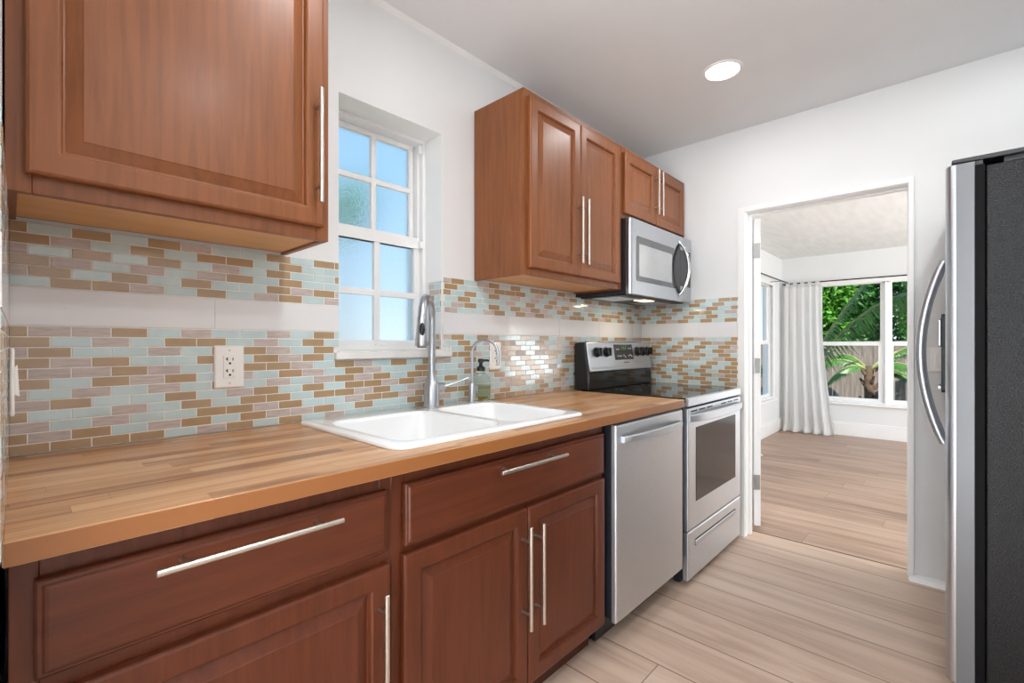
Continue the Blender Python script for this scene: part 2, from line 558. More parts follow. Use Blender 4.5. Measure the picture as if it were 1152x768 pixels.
# doorway lining and casing
b = B()
for y0, y1 in ((OY1, OY1 + 0.012), (OY0 - 0.012, OY0)):
    box(b, (L - 0.004, y0, 0.0), (L + 0.124, y1, OZ + 0.012))
box(b, (L - 0.004, OY0 + 0.0005, OZ), (L + 0.124, OY1 - 0.0005, OZ + 0.012))
box(b, (L + 0.05, OY1 - 0.012, 0), (L + 0.08, OY1 - 0.0003, OZ - 0.0126)); box(b, (L + 0.05, OY0 + 0.0003, 0), (L + 0.08, OY0 + 0.006, OZ - 0.0126))
box(b, (L + 0.05, OY0 + 0.001, OZ - 0.012), (L + 0.08, OY1 - 0.001, OZ - 0.0003))
struct('trim_jamb', b, M['trim'], bevel=0.002)
b = B()
ca = [(OY1 + 0.041, 0), (OY1 + 0.041, OZ + 0.032), (OY0 - 0.022, OZ + 0.032), (OY0 - 0.022, 0), (OY0 - 0.003, 0), (OY0 - 0.003, OZ + 0.004), (OY1 + 0.004, OZ + 0.004), (OY1 + 0.004, 0)]
prism(b, ca, 'x', L - 0.014, L - 0.0045)
struct('trim_casing', b, M['trim'])
bm_ = B()
prism(bm_, [(L - 0.022, 0), (L - 0.0005, 0), (L - 0.0005, 0.035), (L - 0.008, 0.033), (L - 0.018, 0.020)], 'y', -0.02, OY0 - 0.005)
struct('baseboard_end', bm_, M['trim'], smooth=True)
b = B()
for (lo, hi) in (((FX - 0.018, FYR, 0), (FX - 0.0005, FY, 0.15)), ((L + 0.14, FY - 0.018, 0), (FX - 0.02, FY - 0.0005, 0.15)),
                 ((FX - 0.013, FYR, 0.15), (FX - 0.0005, FY, 0.17)), ((L + 0.14, FY - 0.013, 0.15), (FX - 0.015, FY - 0.0005, 0.17))):
    box(b, lo, hi)
struct('baseboard_far', b, M['trim'], bevel=0.004)

# open door, swung into the far room
th = R(27)
dx, dn = Vector((math.cos(th), math.sin(th), 0)), Vector((-math.sin(th), math.cos(th), 0))
A = Vector((3.113, 0.842, 0))


def door_pt(s, t, z):
    p = A + dx * s + dn * t
    return (p.x, p.y, z)


def door_box(b, s0, s1, t0, t1, z0, z1):
    v = [b.verts.new(door_pt(s, t, z)) for z in (z0, z1) for s, t in ((s0, t0), (s1, t0), (s1, t1), (s0, t1))]
    for f in ((3, 2, 1, 0), (4, 5, 6, 7), (0, 1, 5, 4), (1, 2, 6, 5), (2, 3, 7, 6), (3, 0, 4, 7)):
        b.faces.new([v[i] for i in f])


b = B(); door_box(b, 0, 0.71, 0, 0.036, 0.035, 1.905)
for z0, z1 in ((0.2, 0.85), (1.0, 1.75)):
    for t0, t1 in ((-0.006, 0.0), (0.036, 0.042)):
        door_box(b, 0.12, 0.59, t0, t1, z0, z1)
dr = struct('door_1', b, M['trim'], bevel=0.002)
for z in (1.71, 1.01, 0.30):
    b = B(); door_box(b, -0.003, 0.0, 0.004, 0.034, z - 0.045, z + 0.045)
    p0 = door_pt(-0.004, 0.039, 0)
    tube(b, [(p0[0], p0[1], z - 0.045), (p0[0], p0[1], z + 0.045)], 0.005, 10)
    for k in (-0.028, 0, 0.028):
        q = door_pt(-0.0035, 0.015 + abs(k) * 0.3, 0)
        tube(b, [(q[0] - 0.0022, q[1], z + k), (q[0] + 0.001, q[1], z + k)], 0.0035, 8)
    obj('hinge', b, M['hinge'], dr, smooth=True)
b = B()
for t in (-0.045, 0.081):
    c = door_pt(0.65, t, 0.95)
    bmesh.ops.create_uvsphere(b, u_segments=16, v_segments=10, radius=0.026, matrix=Matrix.Translation(c))
tube(b, [door_pt(0.65, -0.03, 0.95), door_pt(0.65, 0.066, 0.95)], 0.01, 12)
obj('door_knob', b, M['nickel'], dr, smooth=True)

# ------------------------------------------------------------------ windows
def grid_frame(b, x0, x1, z0, z1, y0, y1, s, bars_x=(), bars_z=(), w=0.011, yb0=None, yb1=None):
    box(b, (x0, y0, z0), (x0 + s, y1, z1)); box(b, (x1 - s, y0, z0), (x1, y1, z1))
    box(b, (x0 + s, y0, z0), (x1 - s, y1, z0 + s)); box(b, (x0 + s, y0, z1 - s), (x1 - s, y1, z1))
    yb0 = y0 if yb0 is None else yb0
    yb1 = y1 if yb1 is None else yb1
    for x in bars_x:
        box(b, (x - w, yb0, z0 + s), (x + w, yb1, z1 - s))
    for z in bars_z:
        box(b, (x0 + s, yb0 + 0.001, z - w), (x1 - s, yb1 - 0.001, z + w))


win = bpy.data.objects.new('window_1', None); col.objects.link(win)
win.location = (1.008, 1.70, WZ0); WORLD[win] = Vector(win.location); win['kind'] = 'structure'
b = B()
prism(b, [(WX0, 1.119), (WX0 + 0.002, 1.119), (WX0 + 0.002, WZ1 - 0.002), (WX1 - 0.002, WZ1 - 0.002), (WX1 - 0.002, 1.409), (WX1, 1.409), (WX1, WZ1), (WX0, WZ1)], 'y', D + 0.0005, 1.674)
obj('bright_reveal_lining', b, M['trim'], win)  # added lining, its whiter paint stands in for light on the reveal
b = B()   # fixed outer frame with side channels
grid_frame(b, WX0, WX1, 1.118, WZ1, 1.675, 1.755, 0.016)
box(b, (WX0 + 0.016, 1.70, 1.13), (WX0 + 0.026, 1.745, 2.01)); box(b, (WX1 - 0.026, 1.70, 1.13), (WX1 - 0.016, 1.745, 2.01))
box(b, (WX1 - 0.036, 1.674, 1.965), (WX1 - 0.020, 1.69, 2.0)); box(b, (WX1 - 0.034, 1.668, 1.556), (WX1 - 0.02, 1.69, 1.585))
obj('window_frame', b, M['trim'], win, bevel=0.0015)
b = B(); grid_frame(b, 0.812, 1.206, 1.60 - 0.022, 2.008, 1.722, 1.745, 0.020, (1.009,), (1.806,), 0.0105, 1.715, 1.735)
us = obj('upper_sash', b, M['trim'], win, bevel=0.0015)
b = B(); box(b, (0.83, 1.736, 1.597), (1.188, 1.741, 1.99)); obj('pane', b, M['obscure'], us)
b = B(); grid_frame(b, 0.806, 1.212, 1.135, 1.575, 1.692, 1.718, 0.022, (1.007,), (1.348,), 0.0125, 1.686, 1.706)
box(b, (0.806, 1.684, 1.553), (1.212, 1.72, 1.60))
ls = obj('lower_sash', b, M['trim'], win, bevel=0.0015)
b = B(); box(b, (0.826, 1.709, 1.155), (1.192, 1.714, 1.556)); obj('pane', b, M['obscure'], ls)
b = B(); box(b, (1.0, 1.672, 1.128), (1.045, 1.692, 1.142)); box(b, (1.004, 1.664, 1.136), (1.041, 1.674, 1.1415))
obj('sash_lock', b, M['plate'], win, bevel=0.002)
b = B(); box(b, (WX0 - 0.018, D - 0.024, 1.088), (WX1 + 0.036, D - 0.001, 1.112)); box(b, (WX0 + 0.001, D - 0.002, 1.10), (WX1 - 0.001, 1.70, 1.118))
obj('window_sill', b, M['stone'], win, bevel=0.003)
# raised apron on the frame below the lower sash
b = B(); box(b, (WX0 + 0.001, 1.668, 1.118), (WX1 - 0.001, 1.676, 1.136)); obj('stool', b, M['trim'], win, bevel=0.001)


def far_window(name, axis, a0, a1, z0, z1, face, units):
    """sash windows in a wall; axis y: wall at x=face; axis x: wall at y=face"""
    w = bpy.data.objects.new(name, None); col.objects.link(w)
    w.location = ((face, (a0 + a1) / 2, z0) if axis == 'y' else ((a0 + a1) / 2, face, z0)); WORLD[w] = Vector(w.location); w['kind'] = 'structure'

    def bx(b, p0, p1, d0, d1, zz0, zz1):
        if axis == 'y': box(b, (face + d0, p0, zz0), (face + d1, p1, zz1))
        else: box(b, (p0, face + d0, zz0), (p1, face + d1, zz1))
    b = B()
    bx(b, a0 - 0.06, a0 + 0.02, -0.012, -0.0005, z0 - 0.02, z1 + 0.05); bx(b, a1 - 0.02, a1 + 0.06, -0.012, -0.0005, z0 - 0.02, z1 + 0.05)
    bx(b, a0 - 0.06, a1 + 0.06, -0.014, -0.0005, z1 - 0.02, z1 + 0.05)
    bx(b, a0 - 0.07, a1 + 0.07, -0.05, -0.0005, z0 - 0.025, z0 + 0.0); bx(b, a0 + 0.0, a1 - 0.0, 0.0, 0.1, z0, z0 + 0.02)
    obj('window_casing', b, M['trim'], w, bevel=0.003)
    mid = (z0 + z1) / 2 - 0.01
    for u0, u1 in units:
        b = B()
        bx(b, u0, u0 + 0.025, 0.03, 0.10, z0 + 0.02, z1); bx(b, u1 - 0.025, u1, 0.03, 0.10, z0 + 0.02, z1)
        bx(b, u0, u1, 0.03, 0.10, z1 - 0.03, z1)
        bx(b, u0 + 0.025, u0 + 0.05, 0.055, 0.075, mid, z1 - 0.03); bx(b, u1 - 0.05, u1 - 0.025, 0.055, 0.075, mid, z1 - 0.03)
        bx(b, u0 + 0.05, u1 - 0.05, 0.055, 0.075, mid - 0.015, mid + 0.02)
        f = obj('window_frame', b, M['trim'], w, bevel=0.002)
        b = B()
        bx(b, u0 + 0.025, u0 + 0.065, 0.03, 0.05, z0 + 0.02, mid); bx(b, u1 - 0.065, u1 - 0.025, 0.03, 0.05, z0 + 0.02, mid)
        bx(b, u0 + 0.065, u1 - 0.065, 0.03, 0.05, z0 + 0.02, z0 + 0.06); bx(b, u0 + 0.065, u1 - 0.065, 0.03, 0.05, mid - 0.03, mid + 0.004)
        s = obj('lower_sash', b, M['trim'], w, bevel=0.002)
        b = B(); bx(b, u0 + 0.06, u1 - 0.06, 0.038, 0.042, z0 + 0.05, mid - 0.02); obj('pane', b, M['pane'], s)
        b = B(); bx(b, u0 + 0.045, u1 - 0.045, 0.063, 0.067, mid + 0.01, z1 - 0.025); obj('pane', b, M['pane'], f)
    if len(units) > 1:
        b = B()
        for (p, q), (r_, s_) in zip(units, units[1:]):
            bx(b, q, r_, -0.008, 0.09, z0, z1)
        obj('mullion', b, M['trim'], w, bevel=0.003)
    return w


far_window('window_2', 'y', FW0, FW1, FZ0, FZ1, FX, [(FW0, 0.555), (0.568, FW1)])
far_window('window_3', 'x', SX0, SX1, SZ0, SZ1, FY, [(SX0, 5.845), (5.865, SX1)])

# ------------------------------------------------------------------ tile backsplash
PITCH, TL, GR = 0.0248, 0.0738, 0.0026
BZ0, BZ1 = 1.184, 1.275


def tile_panel(root, name_tiles, O, U, Nn, u0, u1, zlo, zhi, holes=(), seed=1, band=True, joints=(), u_org=0.0, length=TL, mix=(0.42, 0.80)):
    """mosaic in one mesh (grout bed, three tile kinds); the white band is a second part. O + U*u, normal Nn"""
    rnd = random.Random(seed)
    O, U, Nn = Vector(O), Vector(U), Vector(Nn)
    Z = Vector((0, 0, 1))

    def slab(b, a0, a1, z0, z1, d, mi, bev=0.0008, tilt=0.0):
        if a1 - a0 < 0.004 or z1 - z0 < 0.003: return
        t = [rnd.uniform(-tilt, tilt) for _ in range(2)]
        vb = [O + U * a + Z * z for a, z in ((a0, z0), (a1, z0), (a1, z1), (a0, z1))]
        vm = [O + U * a + Z * z + Nn * (d - bev) for a, z in ((a0, z0), (a1, z0), (a1, z1), (a0, z1))]
        vt = []
        for k, (a, z) in enumerate(((a0 + bev, z0 + bev), (a1 - bev, z0 + bev), (a1 - bev, z1 - bev), (a0 + bev, z1 - bev))):
            h = d + (t[0] if k in (0, 3) else -t[0]) + (t[1] if k < 2 else -t[1])
            vt.append(O + U * a + Z * z + Nn * h)
        loops = [[b.verts.new(p) for p in L_] for L_ in (vb, vm, vt)]
        for p, q in zip(loops, loops[1:]):
            for k in range(4):
                b.faces.new((p[k], p[(k + 1) % 4], q[(k + 1) % 4], q[k])).material_index = mi
        b.faces.new(loops[-1]).material_index = mi

    def spans(z0, z1):
        seg = [(u0, u1)]
        for ha, hb, hz0, hz1 in holes:
            if z1 > hz0 + 0.002 and z0 < hz1 - 0.002:
                new = []
                for a, c in seg:
                    if ha > a: new.append((a, min(c, ha)))
                    if hb < c: new.append((max(a, hb), c))
                seg = [s for s in new if s[1] - s[0] > 0.004]
        return seg
    b = B()
    rows = []
    z = BZ0
    k = 0
    while z - PITCH > zlo - PITCH * 0.99:
        rows.append((max(zlo, z - PITCH), z, k)); z -= PITCH; k += 1
    z = BZ1
    k = 1
    while z < zhi - 0.004:
        rows.append((z, min(zhi, z + PITCH), k)); z += PITCH; k += 1
    for z0, z1, k in rows:
        for a, c in spans(z0, z1):
            slab(b, a, c, z0, z1, 0.0052, 3, 0)
            off = (k % 2) * length / 2 + u_org
            i = math.floor((a - off) / length)
            while off + i * length < c:
                t0, t1 = max(a, off + i * length), min(c, off + (i + 1) * length)
                last = getattr(tile_panel, 'last', 9)
                w = rnd.random()
                mi = 0 if w < mix[0] else (1 if w < mix[1] else 2)
                if mi == last and rnd.random() < 0.6:
                    mi = rnd.choice([(1, 1, 1, 2), (0, 0, 0, 2), (0, 1)][mi])
                tile_panel.last = mi
                slab(b, t0 + GR / 2, t1 - GR / 2, z0 + GR / 2, z1 - GR / 2, 0.0062, mi, 0.0008, 0.00016)
                i += 1
    o = obj(name_tiles, b, [M['teal'], M['brown'], M['grey'], M['grout']], root, recalc=False)
    if band:
        b = B()
        for a, c in spans(BZ0, BZ1):
            slab(b, a, c, BZ0, BZ1, 0.0042, 1, 0)
            js = [a] + [j for j in joints if a < j < c] + [c]
            for p, q in zip(js, js[1:]):
                slab(b, p + 0.001, q - 0.001, BZ0 + 0.0015, BZ1 - 0.0015, 0.0066, 0, 0.001, 0.0001)
        obj('white_tile_band', b, [M['band'], M['grout']], root, recalc=False)
    return o


CT = 0.886     # worktop height
t = thing('tile_backsplash', 'aqua, bronze and grey mosaic backsplash with white stripe behind the sink', 'backsplash', (1.4, D, CT))
tile_panel(t, 'mosaic_tiles', (0, D - 0.0006, 0), (1, 0, 0), (0, -1, 0), -0.005, L - 0.008, CT + 0.002, 1.4245, [(WX0, WX1, WZ0 - 0.012, 3), (WX0 - 0.018, WX1 + 0.036, 1.087, 1.113)], 5, True, (0.401, 0.803, 1.634, 2.036, 2.436, 2.84), 0.0255)
# strip of mosaic turned into the window reveal
tile_panel(win, 'reveal_tiles', (WX1, 0, 0), (0, 1, 0), (-1, 0, 0), D + 0.001, 1.648, 1.119, 1.406, (), 9, True, (), 0.02)
t = thing('tile_backsplash', 'narrow mosaic backsplash with white stripe between the range and the doorway', 'backsplash', (L, 1.24, CT))
tile_panel(t, 'mosaic_tiles', (L, 0, 0), (0, 1, 0), (-1, 0, 0), 0.928, D - 0.007, 0.80, 1.4245, (), 23, True, (1.157,), 0.01, mix=(0.34, 0.92))
t = thing('tile_backsplash', 'mosaic backsplash edge on the left wall beside the outlet wall', 'backsplash', (-0.014, 1.2, CT))
SL = 0.0045 / 0.76
tile_panel(t, 'mosaic_tiles', (-0.0142 - SL * 0.80, 0, 0), (SL, 1, 0), (1, -SL, 0), 0.805, D - 0.010, CT + 0.001, 1.4235, (), 31, True, (1.1,), 0.0)


# ------------------------------------------------------------------ cabinets
def bar_pull(parent, p0, p1, out, r=0.0058, inset=0.045, post=0.03):
    """bar handle from p0 to p1, posts going +y back to the door"""
    b = B()
    p0, p1 = Vector(p0), Vector(p1)
    d = (p1 - p0).normalized()
    e = 0.0008
    tube(b, [p0, p0 + d * e, p1 - d * e, p1], [r - e, r, r, r - e], 16)
    for p in (p0 + d * inset, p1 - d * inset):
        tube(b, [p, p + Vector((0, out, 0))], r * 0.75, 12)
    return obj('handle', b, M['nickel'], parent, smooth=True)


def raised_door(root, x0, x1, z0, z1, yf, frame=0.048, mat='cab', name='door'):
    b = B()
    rings_rect(b, x0, x1, z0, z1, [(0, yf + 0.02), (0, yf + 0.005), (0.002, yf + 0.002), (0.006, yf), (frame - 0.004, yf), (frame, yf + 0.003), (frame + 0.003, yf + 0.011),
                                   (frame + 0.006, yf + 0.0115), (frame + 0.030, yf + 0.003), (frame + 0.032, yf + 0.0015)])
    return obj(name, b, M[mat], root, bevel=0.0006, segs=1)


def slab_front(root, x0, x1, z0, z1, yf, name='drawer'):
    b = B()
    rings_rect(b, x0, x1, z0, z1, [(0, yf + 0.02), (0, yf + 0.007), (0.003, yf + 0.0045), (0.007, yf + 0.004), (0.010, yf + 0.001), (0.014, yf)])
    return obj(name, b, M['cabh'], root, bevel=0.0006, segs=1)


def carcass(root, x0, x1, z0, z1, y0, y1, top=True, bottom='flush', t=0.016, lip=0.02):
    """sides, back, floor and roof of a cabinet behind its face frame"""
    b = B()
    box(b, (x0, y0, z0), (x0 + t, y1, z1)); box(b, (x1 - t, y0, z0), (x1, y1, z1))
    box(b, (x0 + t, y1 - 0.008, z0 + lip), (x1 - t, y1, z1))
    if top: box(b, (x0 + t, y0, z1 - t), (x1 - t, y1 - 0.008, z1))
    o = obj('body', b, M['cab'], root, bevel=0.001, segs=1)
    b = B(); box(b, (x0 + t, y0 + 0.001, z0 + lip), (x1 - t, y1 - 0.008, z0 + lip + t))
    obj('bottom_panel', b, M['under'], root)
    return o


def face_frame(root, x0, x1, z0, z1, y0, y1, w=0.035, mids=(), rails=(), wt=None, wb=None, mat='cab'):
    wt = wt or w
    wb = wb or w
    b = B()
    box(b, (x0, y0, z0), (x0 + w, y1, z1)); box(b, (x1 - w, y0, z0), (x1, y1, z1))
    box(b, (x0 + w, y0, z1 - wt), (x1 - w, y1, z1)); box(b, (x0 + w, y0, z0), (x1 - w, y1, z0 + wb))
    for z in rails: box(b, (x0 + w, y0, z - 0.018), (x1 - w, y1, z + 0.018))
    return obj('face_frame', b, M[mat], root, bevel=0.001, segs=1)


YW = 1.258       # wall cabinet face frame front
DW_ = YW - 0.0205   # wall cabinet door front

# left wall cabinet
t = thing('wall_cabinet', 'single-door brown wall cabinet over the left end of the worktop', 'cabinet', (0.30, 1.41, 1.428))
carcass(t, -0.0085, 0.600, 1.425, 2.18, YW + 0.018, D - 0.0075, lip=0.007)
face_frame(t, -0.0085, 0.600, 1.425, 2.18, YW, YW + 0.018)
d = raised_door(t, 0.017, 0.579, 1.459, 2.155, DW_)
bar_pull(d, (0.558, DW_ - 0.03, 1.515), (0.558, DW_ - 0.03, 1.817), 0.0295)
# two-door wall cabinet
t = thing('wall_cabinet', 'tall two-door brown wall cabinet between the window and the microwave', 'cabinet', (1.80, 1.41, 1.424))
carcass(t, 1.412, 2.180, 1.424, 2.18, YW + 0.018, D - 0.0075, lip=0.008)
face_frame(t, 1.412, 2.180, 1.424, 2.18, YW, YW + 0.018, 0.04)
d = raised_door(t, 1.434, 1.7855, 1.453, 2.150, DW_)
bar_pull(d, (1.760, DW_ - 0.03, 1.505), (1.760, DW_ - 0.03, 1.805), 0.0295)
d = raised_door(t, 1.7885, 2.134, 1.453, 2.150, DW_)
bar_pull(d, (1.808, DW_ - 0.03, 1.505), (1.808, DW_ - 0.03, 1.805), 0.0295)
# short cabinet over the microwave
t = thing('wall_cabinet', 'short two-door brown cabinet directly above the microwave', 'cabinet', (2.58, 1.41, 1.80))
carcass(t, 2.182, 2.974, 1.803, 2.18, YW + 0.018, D - 0.001, lip=0.01)
face_frame(t, 2.182, 2.974, 1.803, 2.18, YW, YW + 0.018, 0.036)
d = raised_door(t, 2.190, 2.5395, 1.826, 2.148, DW_)
bar_pull(d, (2.515, DW_ - 0.03, 1.878), (2.515, DW_ - 0.03, 2.133), 0.0295)
d = raised_door(t, 2.5425, 2.932, 1.826, 2.148, DW_)
bar_pull(d, (2.567, DW_ - 0.03, 1.878), (2.567, DW_ - 0.03, 2.133), 0.0295)

YB = 0.9455      # base face frame front
DB = YB - 0.0205
CB = 0.852       # underside of worktop


def base_cabinet(label, x0, x1):
    t = thing('base_cabinet', label, 'cabinet', ((x0 + x1) / 2, 1.25, 0))
    b = B()
    y0, y1, s = YB + 0.018, D - 0.001, 0.016
    box(b, (x0, y0, 0.10), (x0 + s, y1, CB)); box(b, (x1 - s, y0, 0.10), (x1, y1, CB))
    box(b, (x0 + s, y1 - 0.008, 0.10), (x1 - s, y1, CB)); box(b, (x0 + s, y0, 0.10), (x1 - s, y1 - 0.008, 0.118))
    box(b, (x0, 1.02, 0.0), (x0 + s, y1, 0.10)); box(b, (x1 - s, 1.02, 0.0), (x1, y1, 0.10))
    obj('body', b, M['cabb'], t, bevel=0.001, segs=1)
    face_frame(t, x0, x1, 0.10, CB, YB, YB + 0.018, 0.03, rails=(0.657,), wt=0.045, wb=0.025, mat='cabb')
    b = B(); box(b, (x0 + 0.001, 1.005, 0.0), (x1 - 0.001, 1.019, 0.099)); obj('toe_kick', b, M['toe'], t)
    return t


t = base_cabinet('brown base cabinet with one drawer over one door at the left end of the worktop', -0.003, 0.5998)
d = slab_front(t, 0.022, 0.583, 0.672, 0.812, DB)
bar_pull(d, (0.152, DB - 0.035, 0.789), (0.456, DB - 0.035, 0.789), 0.036, inset=0.04)
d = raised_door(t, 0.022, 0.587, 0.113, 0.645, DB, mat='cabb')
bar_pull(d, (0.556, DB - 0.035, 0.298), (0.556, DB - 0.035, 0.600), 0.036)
t = base_cabinet('wide brown base cabinet with two doors under the sink', 0.6002, 1.500)
d = slab_front(t, 0.630, 1.490, 0.668, 0.815, DB)
bar_pull(d, (0.912, DB - 0.035, 0.790), (1.212, DB - 0.035, 0.790), 0.036, inset=0.04)
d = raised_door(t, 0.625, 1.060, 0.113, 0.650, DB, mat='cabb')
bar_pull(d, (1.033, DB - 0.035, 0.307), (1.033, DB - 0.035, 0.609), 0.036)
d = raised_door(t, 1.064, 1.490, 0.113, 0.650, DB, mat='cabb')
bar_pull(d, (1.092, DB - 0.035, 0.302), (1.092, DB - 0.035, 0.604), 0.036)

# ------------------------------------------------------------------ worktop and sink
SX_0, SX_1, SY_0, SY_1 = 0.625, 1.420, 0.958, 1.535      # sink rim
hx0, hx1, hy0, hy1 = SX_0 + 0.02, SX_1 - 0.02, SY_0 + 0.02, SY_1 - 0.012
b = B()
xs = [-0.0085, hx0, hx1, 2.118]
ys = [0.892, hy0, hy1, D - 0.007]
V = {}
for i, x in enumerate(xs):
    for j, y in enumerate(ys):
        for k, z in enumerate((CB, CT)):
            V[i, j, k] = b.verts.new((x, y, z))
for i in range(3):
    for j in range(3):
        if (i, j) == (1, 1): continue
        b.faces.new((V[i, j, 1], V[i + 1, j, 1], V[i + 1, j + 1, 1], V[i, j + 1, 1]))
        b.faces.new((V[i, j + 1, 0], V[i + 1, j + 1, 0], V[i + 1, j, 0], V[i, j, 0]))
for i in range(3):
    b.faces.new((V[i, 0, 0], V[i + 1, 0, 0], V[i + 1, 0, 1], V[i, 0, 1]))
    b.faces.new((V[i + 1, 3, 0], V[i, 3, 0], V[i, 3, 1], V[i + 1, 3, 1]))
    b.faces.new((V[0, i + 1, 0], V[0, i, 0], V[0, i, 1], V[0, i + 1, 1]))
    b.faces.new((V[3, i, 0], V[3, i + 1, 0], V[3, i + 1, 1], V[3, i, 1]))
b.faces.new((V[1, 1, 1], V[1, 1, 0], V[2, 1, 0], V[2, 1, 1])); b.faces.new((V[2, 2, 1], V[2, 2, 0], V[1, 2, 0], V[1, 2, 1]))
b.faces.new((V[1, 2, 1], V[1, 2, 0], V[1, 1, 0], V[1, 1, 1])); b.faces.new((V[2, 1, 1], V[2, 1, 0], V[2, 2, 0], V[2, 2, 1]))
o = obj('countertop', b, M['butcher'], None, bevel=0.0025)
tag(o, 'long butcher-block wooden worktop over the base cabinets and dishwasher', 'countertop')


def basin_sink():
    """drop-in double bowl: rim ring, deck with two bowl openings, bowls"""
    top = CT + 0.012
    bowls = [(0.672, 1.036, 1.000, 1.415, 0.70), (1.080, 1.372, 0.992, 1.415, 0.76)]
    parts = []
    bm = B()
    prism(bm, rrect(SX_0, SX_1, SY_0, SY_1, 0.045, 8), 'z', CT - 0.001 + 0.0015, top)
    for x0, x1, y0, y1, zb in bowls:
        prism(bm, rrect(x0 - 0.012, x1 + 0.012, y0 - 0.012, y1 + 0.012, 0.06, 8), 'z', zb - 0.012, top - 0.002)
    return bm, bowls, top


def bool_mesh(base_bm, cutters, unions=()):
    """difference of closed bmeshes, returned as a bmesh"""
    def tmp(bm):
        bmesh.ops.recalc_face_normals(bm, faces=bm.faces[:])
        me = bpy.data.meshes.new('tmp'); bm.to_mesh(me); bm.free()
        o = bpy.data.objects.new('tmp', me); col.objects.link(o)
        return o
    base = tmp(base_bm)
    cs = []
    for c, op in [(u, 'UNION') for u in unions] + [(c, 'DIFFERENCE') for c in cutters]:
        co = tmp(c); cs.append(co)
        md = base.modifiers.new('b', 'BOOLEAN'); md.object = co; md.operation = op; md.solver = 'EXACT'
    dg = bpy.context.evaluated_depsgraph_get()
    dg.update()
    me = bpy.data.meshes.new_from_object(base.evaluated_get(dg))
    out = B(); out.from_mesh(me)
    for o in cs + [base]:
        m_ = o.data
        bpy.data.objects.remove(o, do_unlink=True); bpy.data.meshes.remove(m_)
    bpy.data.meshes.remove(me)
    return out


def loft(bm, loops):
    R_ = [[bm.verts.new(p) for p in L_] for L_ in loops]
    for a, c in zip(R_, R_[1:]):
        n = len(a)
        for k in range(n):
            bm.faces.new((a[k], a[(k + 1) % n], c[(k + 1) % n], c[k]))
    bm.faces.new(R_[0][::-1]); bm.faces.new(R_[-1])


top = CT + 0.012


def rim_loop(ins, z, r):
    return [(x, y, z) for x, y in rrect(SX_0 + ins, SX_1 - ins, SY_0 + ins, SY_1 - ins, r, 8)]


rim = B()
loft(rim, [rim_loop(0.010, CT + 0.0006, 0.04), rim_loop(0.0, CT + 0.0008, 0.045), rim_loop(0.0, top - 0.006, 0.045), rim_loop(0.003, top - 0.002, 0.043), rim_loop(0.008, top, 0.04)])
bowls = [(0.668, 1.040, 0.996, 1.418, 0.715), (1.078, 1.378, 0.990, 1.418, 0.775)]


def bowl_loop(x0, x1, y0, y1, ins, z, r):
    return [(x, y, z) for x, y in rrect(x0 + ins, x1 - ins, y0 + ins, y1 - ins, r, 8)]


unions, cuts = [], []
for x0, x1, y0, y1, zb in bowls:
    u = B(); loft(u, [bowl_loop(x0, x1, y0, y1, 0.02, zb - 0.012, 0.04), bowl_loop(x0, x1, y0, y1, -0.008, zb + 0.03, 0.07), bowl_loop(x0, x1, y0, y1, -0.008, top - 0.004, 0.07)])
    unions.append(u)
    c = B(); loft(c, [bowl_loop(x0, x1, y0, y1, 0.045, zb, 0.03), bowl_loop(x0, x1, y0, y1, 0.022, zb + 0.006, 0.05), bowl_loop(x0, x1, y0, y1, 0.010, zb + 0.03, 0.055),
                      bowl_loop(x0, x1, y0, y1, 0.004, top - 0.012, 0.06), bowl_loop(x0, x1, y0, y1, 0.001, top - 0.004, 0.062), bowl_loop(x0, x1, y0, y1, -0.004, top - 0.0005, 0.066), bowl_loop(x0, x1, y0, y1, -0.006, top + 0.01, 0.068)])
    cuts.append(c)
sk = bool_mesh(rim, cuts, unions)
o = obj('kitchen_sink', sk, M['white'], None, smooth=True, angle=50)
tag(o, 'white double-bowl drop-in sink set in the wooden worktop below the window', 'sink')
for x0, x1, y0, y1, zb in bowls:
    b = B(); lathe(b, ((x0 + x1) / 2, (y0 + y1) / 2, zb), [(0.042, 0.0004), (0.040, 0.002), (0.034, 0.0025), (0.030, 0.0008), (0.008, 0.0006), (0.006, 0.004), (0.004, 0.0045)])
    obj('drain', b, M['chrome'], o, smooth=True)

# ------------------------------------------------------------------ faucet, filter tap, soap
fx, fy, fz = 1.115, 1.470, top + 0.0004
t = thing('kitchen_faucet', 'tall brushed pull-down faucet standing behind the left sink bowl', 'faucet', (fx, fy, fz))
b = B(); lathe(b, (fx, fy, fz), [(0.032, 0), (0.032, 0.006), (0.0295, 0.008), (0.0295, 0.085), (0.025, 0.092), (0.018, 0.115), (0.0155, 0.128)])
obj('base', b, M['steel'], t, smooth=True)
dirv = Vector((-0.75, -0.66, 0)).normalized()
b = B()
rr = 0.085
zc = 1.328 - rr - 0.015
pts = [(fx, fy, fz + 0.12), (fx, fy, fz + 0.2), (fx, fy, zc)]
for k in range(1, 15):
    q = PI * k / 14 * 0.97
    p = Vector((fx, fy, zc)) + dirv * (rr * (1 - math.cos(q))) + Vector((0, 0, rr * math.sin(q)))
    pts.append(tuple(p))
endp = Vector(pts[-1])
tube(b, pts, 0.0150, 20)
obj('spout', b, M['steel'], t, smooth=True)
b = B()
tube(b, [endp + Vector((0, 0, 0.004)), endp - Vector((0, 0, 0.002)), endp - Vector((0, 0, 0.012)), endp - Vector((0, 0, 0.07)), endp - Vector((0, 0, 0.098)), endp - Vector((0, 0, 0.102))],
     [0.0145, 0.017, 0.0175, 0.0235, 0.0255, 0.0235], 24)
hd = obj('spray_head', b, M['steel'], t, smooth=True)
b = B(); c = endp - Vector((0, 0, 0.1025))
tube(b, [c, c - Vector((0, 0, 0.004))], [0.019, 0.016], 20); obj('nozzle', b, M['blackplastic'], hd, smooth=True)
